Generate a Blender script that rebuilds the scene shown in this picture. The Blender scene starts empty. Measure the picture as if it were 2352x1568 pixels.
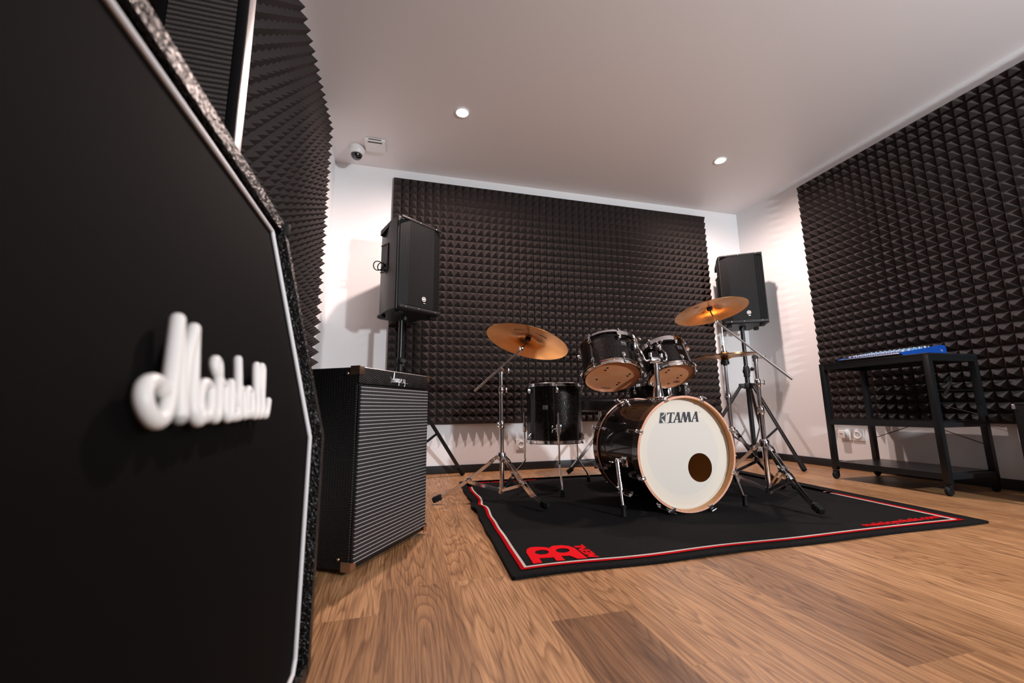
import bpy, bmesh, math, random
from mathutils import Vector, Matrix, geometry
random.seed(7)
R = math.radians; PI = math.pi
sc = bpy.context.scene
V = Vector

# ---------------- camera, view, world, large lights ----------------
CAM_H = 0.475
yaw, pitch, roll = 0.2628725, 0.1629187, -0.0114294
fwd = V((math.sin(yaw)*math.cos(pitch), math.cos(yaw)*math.cos(pitch), math.sin(pitch)))
rt0 = V((math.cos(yaw), -math.sin(yaw), 0)); up0 = rt0.cross(fwd)
rt = rt0*math.cos(roll) + up0*math.sin(roll); up = -rt0*math.sin(roll) + up0*math.cos(roll)
cd = bpy.data.cameras.new('camera'); cam = bpy.data.objects.new('camera', cd)
sc.collection.objects.link(cam)
cam.matrix_world = Matrix(((rt.x, up.x, -fwd.x, 0), (rt.y, up.y, -fwd.y, 0), (rt.z, up.z, -fwd.z, CAM_H), (0, 0, 0, 1)))
cd.sensor_width = 36; cd.lens = 952.8/2352*36; cd.clip_start = 0.01
cd.dof.use_dof = True; cd.dof.focus_distance = 2.1; cd.dof.aperture_fstop = 3.5
sc.camera = cam
sc.view_settings.view_transform = 'Standard'; sc.view_settings.look = 'None'
sc.view_settings.exposure = 0.1; sc.view_settings.gamma = 1; sc.view_settings.use_curve_mapping = False
wd = bpy.data.worlds.new('world'); sc.world = wd; wd.use_nodes = True
wd.node_tree.nodes['Background'].inputs[0].default_value = (0.02, 0.02, 0.025, 1)
XL, XR, YF, YB, H = -0.56, 3.325, -2.4, 3.308, 2.453
DOWNLIGHTS = [(0.345, 2.50), (2.45, 2.537), (0.345, -1.6), (2.45, -1.6)]
SPOT_W = 150
def area(name, loc, rot, sx, sy, power, col):
    l = bpy.data.lights.new(name, 'AREA'); l.shape = 'RECTANGLE'; l.size = sx; l.size_y = sy
    l.energy = power; l.color = col
    o = bpy.data.objects.new(name, l); sc.collection.objects.link(o); o.location = loc; o.rotation_euler = rot
    return o
# cool white lamp on the room's front side, behind and right of the camera
l = bpy.data.lights.new('cool_lamp', 'SPOT'); l.energy = 430; l.color = (0.91, 0.96, 1.0); l.spot_size = R(112); l.spot_blend = 0.7; l.shadow_soft_size = 0.09
o = bpy.data.objects.new('cool_lamp', l); sc.collection.objects.link(o); o.location = (2.45, -1.6, 1.35)
o.rotation_euler = (V((1.25, 3.3, 1.75)) - V(o.location)).to_track_quat('-Z', 'Y').to_euler()
# added bluish fill light at the front wall, far behind the camera
area('added_cool_fill', (2.2, YF+0.03, 1.6), (R(90), 0, 0), 1.2, 1.0, 9, (0.55, 0.78, 1.0))

# ---------------- materials ----------------
def mat(name, col, rough=0.5, metal=0.0, coat=0.0, spec=0.5):
    m = bpy.data.materials.new(name); m.use_nodes = True
    b = m.node_tree.nodes['Principled BSDF']
    b.inputs['Base Color'].default_value = (*col, 1); b.inputs['Roughness'].default_value = rough
    b.inputs['Metallic'].default_value = metal; b.inputs['Coat Weight'].default_value = coat
    b.inputs['Coat Roughness'].default_value = 0.05
    b.inputs['Specular IOR Level'].default_value = spec
    return m
def nd(m, t, **kw):
    n = m.node_tree.nodes.new(t)
    for k, v in kw.items(): setattr(n, k, v)
    return n
def lk(m, a, b): m.node_tree.links.new(a, b)
def bs(m): return m.node_tree.nodes['Principled BSDF']
def objco(m, scale=(1, 1, 1), rot=(0, 0, 0)):
    tc = nd(m, 'ShaderNodeTexCoord'); mp = nd(m, 'ShaderNodeMapping')
    mp.inputs['Scale'].default_value = scale; mp.inputs['Rotation'].default_value = rot
    lk(m, tc.outputs['Object'], mp.inputs['Vector']); return mp.outputs['Vector']
def bump(m, src, strength=0.3, dist=0.001):
    b = nd(m, 'ShaderNodeBump'); b.inputs['Strength'].default_value = strength; b.inputs['Distance'].default_value = dist
    lk(m, src, b.inputs['Height']); lk(m, b.outputs[0], bs(m).inputs['Normal'])
def noise(m, vec, scale, detail=3, rough=0.5):
    n = nd(m, 'ShaderNodeTexNoise'); n.inputs['Scale'].default_value = scale; n.inputs['Detail'].default_value = detail
    n.inputs['Roughness'].default_value = rough; lk(m, vec, n.inputs['Vector']); return n
def ramp(m, src, stops):
    r = nd(m, 'ShaderNodeValToRGB'); e = r.color_ramp.elements
    while len(e) < len(stops): e.new(0.5)
    for i, (p, c) in enumerate(stops): e[i].position = p; e[i].color = (*c, 1)
    lk(m, src, r.inputs['Fac']); return r.outputs['Color']
def math_(m, op, a, b=None):
    n = nd(m, 'ShaderNodeMath', operation=op)
    for i, x in enumerate((a, b)):
        if x is None: continue
        if isinstance(x, (int, float)): n.inputs[i].default_value = x
        else: lk(m, x, n.inputs[i])
    return n.outputs[0]
def mixc(m, fac, a, b, blend='MIX'):
    n = nd(m, 'ShaderNodeMix', data_type='RGBA', blend_type=blend)
    for s, x in ((n.inputs[0], fac), (n.inputs[6], a), (n.inputs[7], b)):
        if isinstance(x, (int, float)): s.default_value = x
        elif isinstance(x, tuple): s.default_value = (*x, 1)
        else: lk(m, x, s)
    return n.outputs[2]

M = {}
M['wall'] = mat('white_wall_paint', (0.80, 0.80, 0.81), 0.7)
bump(M['wall'], noise(M['wall'], objco(M['wall']), 120).outputs[0], 0.08)
M['wall_grey'] = mat('grey_wall_covering', (0.14, 0.13, 0.13), 0.8)
M['ceiling'] = mat('ceiling_paint', (0.78, 0.735, 0.73), 0.5)
bump(M['ceiling'], noise(M['ceiling'], objco(M['ceiling'], (1, 1, 1)), 90).outputs[0], 0.08)
M['baseboard'] = mat('black_baseboard', (0.008, 0.009, 0.011), 0.45)
M['foam'] = mat('charcoal_foam', (0.036, 0.028, 0.0265), 0.85, spec=0.3)
bump(M['foam'], noise(M['foam'], objco(M['foam']), 700, 2).outputs[0], 0.5, 0.0008)
M['chrome'] = mat('chrome', (0.78, 0.77, 0.78), 0.10, 1.0)
M['steel'] = mat('dull_steel', (0.74, 0.74, 0.76), 0.34, 1.0)
M['black_metal'] = mat('black_powder_coat', (0.006, 0.007, 0.008), 0.32)
M['black_plastic'] = mat('black_plastic', (0.0035, 0.0035, 0.004), 0.45, spec=0.4)
bump(M['black_plastic'], noise(M['black_plastic'], objco(M['black_plastic']), 900, 2).outputs[0], 0.5, 0.0006)
M['rubber'] = mat('black_rubber', (0.004, 0.0045, 0.0045), 0.6, spec=0.25)
M['vinyl'] = mat('black_vinyl', (0.004, 0.004, 0.005), 0.35, spec=0.4)
M['white'] = mat('white_plastic', (0.78, 0.78, 0.77), 0.35)
M['logo_white'] = mat('white_logo_plastic', (0.82, 0.82, 0.80), 0.35)
M['piping'] = mat('white_piping', (0.72, 0.72, 0.74), 0.45)
M['dark'] = mat('dark_void', (0.004, 0.004, 0.004), 0.5)
M['glass'] = mat('dark_glass', (0.005, 0.005, 0.007), 0.04, coat=1)
M['copper'] = mat('bronze_corner_metal', (0.50, 0.36, 0.26), 0.3, 1.0)
M['ink'] = mat('dark_navy_ink', (0.006, 0.006, 0.014), 0.5)
M['ink_grey'] = mat('grey_ink', (0.07, 0.08, 0.09), 0.5)
M['blue'] = mat('blue_painted_metal', (0.004, 0.055, 0.30), 0.38)
M['knob_white'] = mat('pale_knob_plastic', (0.55, 0.57, 0.62), 0.4)
M['knob_blue'] = mat('light_blue_knob_plastic', (0.12, 0.30, 0.50), 0.4)
M['red'] = mat('red_carpet_yarn', (0.60, 0.003, 0.008), 0.9, spec=0.1)
M['cream'] = mat('white_carpet_yarn', (0.78, 0.74, 0.70), 0.9, spec=0.1)
M['board'] = mat('black_laminate', (0.010, 0.011, 0.013), 0.3)
# lamps
m = M['lamp'] = bpy.data.materials.new('lamp_glow'); m.use_nodes = True
bs(m).inputs['Emission Color'].default_value = (1, 0.97, 0.95, 1); bs(m).inputs['Emission Strength'].default_value = 40
# drum wrap: black with copper flakes
m = M['wrap'] = mat('black_sparkle_lacquer', (0.006, 0.005, 0.005), 0.35, coat=0.6)
vo = nd(m, 'ShaderNodeTexVoronoi'); vo.inputs['Scale'].default_value = 560; lk(m, objco(m), vo.inputs['Vector'])
spx = nd(m, 'ShaderNodeSeparateColor'); lk(m, vo.outputs['Color'], spx.inputs[0])
fk = math_(m, 'GREATER_THAN', spx.outputs[0], 0.975)
lk(m, mixc(m, fk, (0.0025, 0.0018, 0.0018), (0.22, 0.11, 0.075)), bs(m).inputs['Base Color']); lk(m, fk, bs(m).inputs['Metallic'])
bs(m).inputs['Coat Roughness'].default_value = 0.03; bs(m).inputs['Specular IOR Level'].default_value = 0.1
# maple
def woodmat(name, c1, c2, rough, sc_=(30, 30, 4)):
    m = mat(name, c1, rough, coat=0.4)
    n = noise(m, objco(m, sc_), 6, 4); lk(m, ramp(m, n.outputs[0], [(0.3, c1), (0.7, c2)]), bs(m).inputs['Base Color']); return m
M['maple'] = woodmat('amber_maple_lacquer', (0.52, 0.20, 0.035), (0.60, 0.26, 0.055), 0.35)
M['maple_edge'] = woodmat('pale_maple_ply_edge', (0.66, 0.30, 0.20), (0.74, 0.42, 0.31), 0.4)
M['hoop_black'] = mat('black_lacquered_hoop', (0.02, 0.010, 0.007), 0.2, coat=1.0)
# front head, coated white with inner damping ring
m = M['head_white'] = mat('coated_white_drumhead', (0.76, 0.72, 0.62), 0.5)
sp = nd(m, 'ShaderNodeMapping'); lk(m, nd(m, 'ShaderNodeTexCoord').outputs['Object'], sp.inputs['Vector']); sp.inputs['Location'].default_value = (0, 0.221, -0.259)
ln = nd(m, 'ShaderNodeVectorMath', operation='LENGTH'); lk(m, sp.outputs[0], ln.inputs[0])
lk(m, mixc(m, math_(m, 'LESS_THAN', ln.outputs['Value'], 0.194), (0.88, 0.83, 0.73), (0.82, 0.79, 0.73)), bs(m).inputs['Base Color'])
tr_ = nd(m, 'ShaderNodeBsdfTranslucent'); tr_.inputs[0].default_value = (0.95, 0.9, 0.8, 1); mx_ = nd(m, 'ShaderNodeMixShader'); mx_.inputs[0].default_value = 0.28
lk(m, bs(m).outputs[0], mx_.inputs[1]); lk(m, tr_.outputs[0], mx_.inputs[2]); lk(m, mx_.outputs[0], m.node_tree.nodes['Material Output'].inputs['Surface'])
M['tom_head'] = mat('clear_drumhead_painted_reflection', (0.9, 0.4, 0.2), 0.35)  # orange of the reflected wooden floor put into the clear head's colour
bsr = noise(M['tom_head'], objco(M['tom_head']), 9, 2)
lk(M['tom_head'], ramp(M['tom_head'], bsr.outputs[0], [(0.35, (0.88, 0.35, 0.15)), (0.65, (0.94, 0.43, 0.20))]), bs(M['tom_head']).inputs['Base Color'])
M['tom_top'] = mat('coated_top_drumhead', (0.65, 0.64, 0.60), 0.5)
# cymbal bronze
def bronze(name, c, r):
    m = mat(name, c, r, 1.0)
    tc = nd(m, 'ShaderNodeTexCoord'); vm = nd(m, 'ShaderNodeVectorMath', operation='LENGTH')
    cx = nd(m, 'ShaderNodeMapping'); lk(m, tc.outputs['UV'], cx.inputs['Vector'])
    lk(m, cx.outputs[0], vm.inputs[0])
    w = math_(m, 'SINE', math_(m, 'MULTIPLY', vm.outputs['Value'], 1500.0))
    n = noise(m, tc.outputs['Object'], 14, 3)
    bump(m, math_(m, 'ADD', w, math_(m, 'MULTIPLY', n.outputs[0], 3.0)), 0.12, 0.0006)
    lk(m, ramp(m, n.outputs[0], [(0.35, tuple(x*0.82 for x in c)), (0.65, c)]), bs(m).inputs['Base Color'])
    return m
M['bronze'] = bronze('cymbal_bronze', (0.84, 0.40, 0.11), 0.22)
M['bronze_pale'] = bronze('pale_cymbal_bronze', (0.86, 0.52, 0.24), 0.24)
# leatherette
m = M['tolex'] = mat('black_leatherette', (0.004, 0.004, 0.004), 0.36, spec=0.4)
v1 = nd(m, 'ShaderNodeTexVoronoi', feature='DISTANCE_TO_EDGE'); v1.inputs['Scale'].default_value = 130
nn = noise(m, objco(m), 60, 3)
vm = nd(m, 'ShaderNodeVectorMath', operation='ADD'); sc1 = nd(m, 'ShaderNodeVectorMath', operation='SCALE'); sc1.inputs['Scale'].default_value = 0.02
lk(m, nn.outputs['Color'], sc1.inputs[0]); lk(m, objco(m, (1, 0.6, 1)), vm.inputs[0]); lk(m, sc1.outputs[0], vm.inputs[1]); lk(m, vm.outputs[0], v1.inputs['Vector'])
bump(m, math_(m, 'MINIMUM', math_(m, 'MULTIPLY', v1.outputs['Distance'], 4.0), 1.0), 0.9, 0.0016)
m = M['tolex_diamond'] = mat('black_diamond_vinyl', (0.004, 0.004, 0.0045), 0.40, spec=0.3)
ck = nd(m, 'ShaderNodeTexVoronoi'); ck.inputs['Scale'].default_value = 190; lk(m, objco(m, (1, 1, 1), (0, R(45), 0)), ck.inputs['Vector'])
ck.inputs['Randomness'].default_value = 0.0
bump(m, ck.outputs['Distance'], 1.0, 0.003)
# black speaker cloth (cabinet)
m = M['cloth'] = mat('black_woven_cloth', (0.0022, 0.0022, 0.0022), 0.8, spec=0.06)
w1 = nd(m, 'ShaderNodeTexWave', bands_direction='Z'); w1.inputs['Scale'].default_value = 240; lk(m, objco(m), w1.inputs['Vector'])
w2 = nd(m, 'ShaderNodeTexWave', bands_direction='Y'); w2.inputs['Scale'].default_value = 240; lk(m, objco(m), w2.inputs['Vector'])
bump(m, math_(m, 'ADD', w1.outputs['Fac'], w2.outputs['Fac']), 0.5, 0.0006)
# ribbed cloth on head
m = M['ribbed'] = mat('ribbed_dark_cloth', (0.03, 0.026, 0.024), 0.8, spec=0.3)
w1 = nd(m, 'ShaderNodeTexWave', bands_direction='Z'); w1.inputs['Scale'].default_value = 29; w1.inputs['Distortion'].default_value = 0.7; lk(m, objco(m), w1.inputs['Vector'])
nz = noise(m, objco(m, (1, 1, 3)), 260, 2)
lk(m, mixc(m, w1.outputs['Fac'], (0.004, 0.004, 0.004), mixc(m, nz.outputs[0], (0.02, 0.017, 0.016), (0.13, 0.105, 0.095))), bs(m).inputs['Base Color'])
bump(m, w1.outputs['Fac'], 0.8, 0.0015)
# silver line grille cloth on the bass amplifier
m = M['silverline'] = mat('dark_cloth_with_silver_lines', (0.03, 0.03, 0.035), 0.6)
tc = nd(m, 'ShaderNodeTexCoord'); sp = nd(m, 'ShaderNodeSeparateXYZ'); lk(m, tc.outputs['Object'], sp.inputs[0])
fr = math_(m, 'FRACT', math_(m, 'MULTIPLY', sp.outputs[2], 1/0.0117))
line = math_(m, 'LESS_THAN', fr, 0.17)
hx = math_(m, 'ADD', math_(m, 'MULTIPLY', sp.outputs[0], 0.534), math_(m, 'MULTIPLY', sp.outputs[1], 0.845))
vf = math_(m, 'LESS_THAN', math_(m, 'FRACT', math_(m, 'MULTIPLY', hx, 1/0.0042)), 0.35)
dk = mixc(m, vf, (0.016, 0.016, 0.019), (0.005, 0.005, 0.006))
lt = mixc(m, noise(m, tc.outputs['Object'], 300, 2).outputs[0], (0.22, 0.21, 0.21), (0.60, 0.57, 0.55))
lk(m, mixc(m, line, dk, lt), bs(m).inputs['Base Color'])
# perforated speaker grille
m = M['grille'] = mat('perforated_grille', (0.02, 0.021, 0.024), 0.5, spec=0.3)
vo = nd(m, 'ShaderNodeTexVoronoi'); vo.inputs['Scale'].default_value = 175; vo.inputs['Randomness'].default_value = 0.0
lk(m, objco(m, (1, 1, 1)), vo.inputs['Vector'])
hole = math_(m, 'GREATER_THAN', vo.outputs['Distance'], 0.42)
lk(m, mixc(m, hole, (0.001, 0.001, 0.0012), (0.014, 0.015, 0.017)), bs(m).inputs['Base Color'])
# carpet
m = M['carpet'] = mat('black_carpet_pile', (0.010, 0.010, 0.011), 0.95, spec=0.12)
n = noise(m, objco(m), 420, 3); n3 = noise(m, objco(m), 9, 3)
lk(m, mixc(m, n3.outputs[0], ramp(m, n.outputs[0], [(0.35, (0.001, 0.001, 0.001)), (0.7, (0.010, 0.0095, 0.010))]), ramp(m, n.outputs[0], [(0.35, (0.002, 0.002, 0.002)), (0.7, (0.017, 0.016, 0.017))])), bs(m).inputs['Base Color'])
bump(m, n.outputs[0], 1.0, 0.003)
# laminate floor: colours per plank come from the mesh, grain is procedural
m = M['floor'] = mat('oak_laminate', (0.5, 0.3, 0.15), 0.42)
at = nd(m, 'ShaderNodeAttribute', attribute_name='plank'); asx = nd(m, 'ShaderNodeSeparateXYZ'); lk(m, at.outputs['Vector'], asx.inputs[0])
tc = nd(m, 'ShaderNodeTexCoord')
off = nd(m, 'ShaderNodeVectorMath', operation='SCALE'); off.inputs['Scale'].default_value = 37.0; lk(m, at.outputs['Vector'], off.inputs[0])
def stretched(sx, sy):
    mp = nd(m, 'ShaderNodeMapping'); mp.inputs['Scale'].default_value = (sx, sy, 1); lk(m, tc.outputs['Object'], mp.inputs['Vector'])
    ad = nd(m, 'ShaderNodeVectorMath', operation='ADD'); lk(m, mp.outputs[0], ad.inputs[0]); lk(m, off.outputs[0], ad.inputs[1]); return ad.outputs[0]
big = noise(m, stretched(9.0, 0.9), 1.0, 2.0, 0.42)
ph = math_(m, 'FRACT', math_(m, 'MULTIPLY', big.outputs[0], 24.0))
rings = ramp(m, ph, [(0.0, (0, 0, 0)), (0.55, (0.25, 0.25, 0.25)), (0.86, (1, 1, 1)), (1.0, (0.0, 0.0, 0.0))])
fine = noise(m, stretched(260, 7), 1.0, 3, 0.6)
mid = noise(m, stretched(30, 1.5), 1.0, 3, 0.6)
base = ramp(m, asx.outputs[0], [(0.0, (0.21, 0.102, 0.046)), (0.25, (0.34, 0.178, 0.080)), (0.65, (0.44, 0.236, 0.108)), (1.0, (0.53, 0.298, 0.145))])
c = mixc(m, math_(m, 'MULTIPLY', rings, 0.72), base, mixc(m, 1.0, base, (0.42, 0.34, 0.28), 'MULTIPLY'))
c = mixc(m, 0.9, c, ramp(m, mid.outputs[0], [(0.3, (0.80, 0.78, 0.75)), (0.7, (1.12, 1.12, 1.12))]), 'MULTIPLY')
c = mixc(m, 1.0, c, ramp(m, fine.outputs[0], [(0.36, (0.55, 0.50, 0.46)), (0.56, (1.03, 1.03, 1.03))]), 'MULTIPLY')
lk(m, c, bs(m).inputs['Base Color'])
bump(m, fine.outputs[0], 0.12, 0.0006)

# ---------------- mesh helpers ----------------
class G:
    def __init__(s): s.bm = bmesh.new(); s.uv = None
    def _add(s, verts, faces):
        vs = [s.bm.verts.new(v) for v in verts]
        out = []
        for f in faces:
            try: out.append(s.bm.faces.new([vs[i] for i in f]))
            except ValueError: pass
        return vs, out
    def box(s, c, d, Mx=None, bev=0.0, seg=2):
        c = V(c); d = V(d)/2; vv = [V((x, y, z)) for x in (-d.x, d.x) for y in (-d.y, d.y) for z in (-d.z, d.z)]
        Mx = Mx or Matrix.Identity(3)
        vs, fs = s._add([c + Mx @ v for v in vv], [(0, 1, 3, 2), (4, 6, 7, 5), (0, 4, 5, 1), (2, 3, 7, 6), (0, 2, 6, 4), (1, 5, 7, 3)])
        if bev:
            es = list({e for f in fs for e in f.edges})
            bmesh.ops.bevel(s.bm, geom=es, offset=bev, segments=seg, affect='EDGES', profile=0.6)
        return s
    def bar(s, p, q, w, t, upv=(0, 0, 1), bev=0.0):
        p = V(p); q = V(q); d = (q-p); L = d.length; d.normalize(); l = d.cross(V(upv))
        if l.length < 1e-5: l = d.cross(V((1, 0, 0)))
        l.normalize(); n = l.cross(d)
        Mx = Matrix((d, l, n)).transposed()
        return s.box((p+q)/2, (L, t, w), Mx, bev)
    def tube(s, pts, r, seg=12, cap=True):
        pts = [V(p) for p in pts]; n = len(pts); rs = r if isinstance(r, (list, tuple)) else [r]*n
        rings = []; prev = None
        for i, p in enumerate(pts):
            t = (pts[min(i+1, n-1)] - pts[max(i-1, 0)]).normalized()
            if prev is None:
                a = t.cross(V((0, 0, 1)));  a = a if a.length > 1e-4 else t.cross(V((1, 0, 0)))
            else:
                a = prev - t*prev.dot(t)
            a.normalize(); prev = a; b = t.cross(a)
            rings.append([s.bm.verts.new(p + (a*math.cos(2*PI*k/seg) + b*math.sin(2*PI*k/seg))*rs[i]) for k in range(seg)])
        for i in range(n-1):
            for k in range(seg):
                s.bm.faces.new((rings[i][k], rings[i][(k+1) % seg], rings[i+1][(k+1) % seg], rings[i+1][k]))
        if cap:
            s.bm.faces.new(rings[0][::-1]); s.bm.faces.new(rings[-1])
        return s
    def lathe(s, prof, Mx=None, seg=48, closed=False, uv=False, a0=0, a1=2*PI):
        Mx = Mx or Matrix.Identity(4); full = abs(a1-a0-2*PI) < 1e-6; ns = seg if full else seg+1
        rings = []
        for (r, z) in prof:
            if r < 1e-6: rings.append([s.bm.verts.new(Mx @ V((0, 0, z)))])
            else: rings.append([s.bm.verts.new(Mx @ V((r*math.cos(a0+(a1-a0)*k/seg), r*math.sin(a0+(a1-a0)*k/seg), z))) for k in range(ns)])
        pairs = list(zip(range(len(prof)-1), range(1, len(prof))))
        if closed: pairs.append((len(prof)-1, 0))
        fs = []
        for i, j in pairs:
            A, B = rings[i], rings[j]
            for k in range(seg):
                k2 = (k+1) % ns
                if len(A) == 1 and len(B) == 1: continue
                if len(A) == 1: f = (A[0], B[k2], B[k])
                elif len(B) == 1: f = (A[k], A[k2], B[0])
                else: f = (A[k], A[k2], B[k2], B[k])
                fs.append(s.bm.faces.new(f))
        if uv:
            ul = s.bm.loops.layers.uv.verify(); Mi = Mx.inverted()
            for f in fs:
                for l in f.loops:
                    q = Mi @ l.vert.co; l[ul].uv = (q.x, q.y)
        return s
    def prism(s, loops, z0, z1, fn):
        """extrude a polygon with holes; fn maps (x, y, z) to a point"""
        if not isinstance(loops[0][0], (list, tuple)): loops = [loops]
        flat = [p for l in loops for p in l]
        tris = geometry.tessellate_polygon([[V((p[0], p[1], 0)) for p in l] for l in loops])
        a = [s.bm.verts.new(fn(p[0], p[1], z0)) for p in flat]; b = [s.bm.verts.new(fn(p[0], p[1], z1)) for p in flat]
        for t in tris:
            s.bm.faces.new([b[i] for i in t]); s.bm.faces.new([a[i] for i in t][::-1])
        o = 0
        for l in loops:
            n = len(l)
            for i in range(n):
                j = (i+1) % n; s.bm.faces.new((a[o+i], a[o+j], b[o+j], b[o+i]))
            o += n
        return s
    def ball(s, c, r, sx=1, sy=1, sz=1, seg=16):
        Mx = Matrix.Translation(V(c)) @ Matrix.Diagonal((r*sx, r*sy, r*sz, 1))
        bmesh.ops.create_uvsphere(s.bm, u_segments=seg, v_segments=max(6, seg//2), radius=1, matrix=Mx); return s
def curve(pts, n=6):
    """Catmull-Rom through the points"""
    P = [V(p) for p in pts]; out = []
    for i in range(len(P)-1):
        p0 = P[max(i-1, 0)]; p1 = P[i]; p2 = P[i+1]; p3 = P[min(i+2, len(P)-1)]
        for k in range(n):
            t = k/n
            out.append(0.5*((2*p1) + (p2-p0)*t + (2*p0-5*p1+4*p2-p3)*t*t + (3*p1-p0-3*p2+p3)*t**3))
    out.append(P[-1]); return out
ORG = {}
def thing(name, label, cat, loc, group=None):
    o = bpy.data.objects.new(name, None); sc.collection.objects.link(o); o.location = loc; o.empty_display_size = 0.1
    o['label'] = label; o['category'] = cat
    if group: o['group'] = group
    ORG[o] = V(loc); return o
def part(name, g, m, parent=None, smooth=35, label=None, kind=None, recalc=True):
    if recalc: bmesh.ops.recalc_face_normals(g.bm, faces=g.bm.faces)
    org = ORG[parent] if parent else V((0, 0, 0))
    bmesh.ops.translate(g.bm, verts=g.bm.verts, vec=-org)
    me = bpy.data.meshes.new(name); g.bm.to_mesh(me); g.bm.free()
    me.polygons.foreach_set('use_smooth', [True]*len(me.polygons))
    me.set_sharp_from_angle(angle=R(smooth))
    me.materials.append(M[m] if isinstance(m, str) else m)
    o = bpy.data.objects.new(name, me); sc.collection.objects.link(o)
    if parent: o.parent = parent
    ORG[o] = org
    if label: o['label'] = label
    if kind: o['kind'] = kind
    return o
def solo(name, g, m, label, cat, loc=(0, 0, 0), group=None, **kw):
    """a thing that is one mesh, its origin at loc"""
    bmesh.ops.translate(g.bm, verts=g.bm.verts, vec=-V(loc))
    o = part(name, g, m, None, **kw); o.location = loc; ORG[o] = V(loc)
    o['label'] = label; o['category'] = cat
    if group: o['group'] = group
    return o
def text_g(txt, size, fn, depth=0.0006, shear=0.0, bold=0.0):
    """lettering as a mesh: fn maps local (x, y, z) of the text to a point"""
    cu = bpy.data.curves.new('lettering', 'FONT'); cu.body = txt; cu.size = size; cu.extrude = depth/2; cu.shear = shear; cu.offset = bold
    cu.align_x = 'CENTER'; cu.align_y = 'CENTER'; cu.resolution_u = 3
    o = bpy.data.objects.new('lettering', cu); sc.collection.objects.link(o)
    bpy.context.view_layer.update()
    me = bpy.data.meshes.new_from_object(o.evaluated_get(bpy.context.evaluated_depsgraph_get()))
    g = G(); g.bm.from_mesh(me)
    for v in g.bm.verts: v.co = fn(v.co.x, v.co.y, v.co.z + depth/2)
    bpy.data.objects.remove(o); bpy.data.curves.remove(cu); bpy.data.meshes.remove(me)
    return g
def frame(o, x, z):
    """4x4 with the given x and z directions at o"""
    z = V(z).normalized(); x = V(x); x = (x - z*x.dot(z)).normalized(); y = z.cross(x)
    return Matrix.Translation(V(o)) @ Matrix((x, y, z)).transposed().to_4x4()

# logo outlines, traced in metres
TAMA= [[[(1.2077, 0.4536), (1.2481, 0.4538), (1.2455, 0.4422), (1.2432, 0.4491), (1.2334, 0.4506), (1.2249, 0.4127), (1.2294, 0.4092), (1.2333, 0.4089), (1.2323, 0.4065), (1.2026, 0.4054), (1.2031, 0.4074), (1.2111, 0.4089), (1.2143, 0.4129), (1.2233, 0.45), (1.2128, 0.4481), (1.2059, 0.4408)]], [[(1.2589, 0.4546), (1.2729, 0.4545), (1.2753, 0.4132), (1.2783, 0.4101), (1.2855, 0.41), (1.2847, 0.4069), (1.2603, 0.4064), (1.2613, 0.4091), (1.2646, 0.4099), (1.2647, 0.4201), (1.249, 0.4204), (1.2455, 0.4117), (1.2474, 0.4093), (1.2467, 0.4066), (1.2323, 0.4065), (1.235, 0.4091), (1.2392, 0.4118), (1.2609, 0.4502), (1.2587, 0.4523)], [(1.2617, 0.4407), (1.2634, 0.424), (1.2514, 0.4242)]], [[(1.292, 0.4549), (1.3047, 0.4552), (1.3086, 0.4235), (1.3181, 0.4553), (1.3309, 0.4555), (1.3339, 0.4114), (1.3358, 0.4091), (1.3186, 0.4086), (1.3213, 0.411), (1.3191, 0.4398), (1.3081, 0.4092), (1.3055, 0.4074), (1.2982, 0.4073), (1.2968, 0.4094), (1.2931, 0.4402), (1.2824, 0.4117), (1.2859, 0.4086), (1.2848, 0.4073), (1.2767, 0.4073), (1.2774, 0.4097), (1.2917, 0.4512)]], [[(1.3584, 0.4562), (1.3712, 0.4568), (1.3736, 0.4142), (1.3771, 0.4113), (1.3763, 0.4089), (1.3587, 0.4086), (1.3594, 0.411), (1.3623, 0.4116), (1.3626, 0.4233), (1.3469, 0.4232), (1.3433, 0.4147), (1.3457, 0.4105), (1.3447, 0.4086), (1.3346, 0.4085), (1.3359, 0.4107), (1.3597, 0.4524)], [(1.3599, 0.4434), (1.3613, 0.4268), (1.3498, 0.4267)]]]
EMB= [[(1.1704, 0.4541), (1.2009, 0.4537), (1.1928, 0.4065), (1.1605, 0.4047)]]
EMBK= [[(1.1736, 0.4507), (1.1893, 0.4505), (1.1849, 0.4444), (1.1725, 0.4372)], [(1.172, 0.4305), (1.1899, 0.4383), (1.1961, 0.447), (1.1914, 0.4146), (1.1811, 0.427)], [(1.1673, 0.4211), (1.1727, 0.4197), (1.1796, 0.4088), (1.1639, 0.4078)]]
EMBW= [[(1.1931, 0.4541), (1.1994, 0.454), (1.19, 0.4396), (1.1737, 0.4331), (1.1747, 0.4358), (1.1871, 0.4431)], [(1.1731, 0.4251), (1.1793, 0.4243), (1.1909, 0.4126), (1.1892, 0.4063), (1.1818, 0.4065)]]
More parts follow.
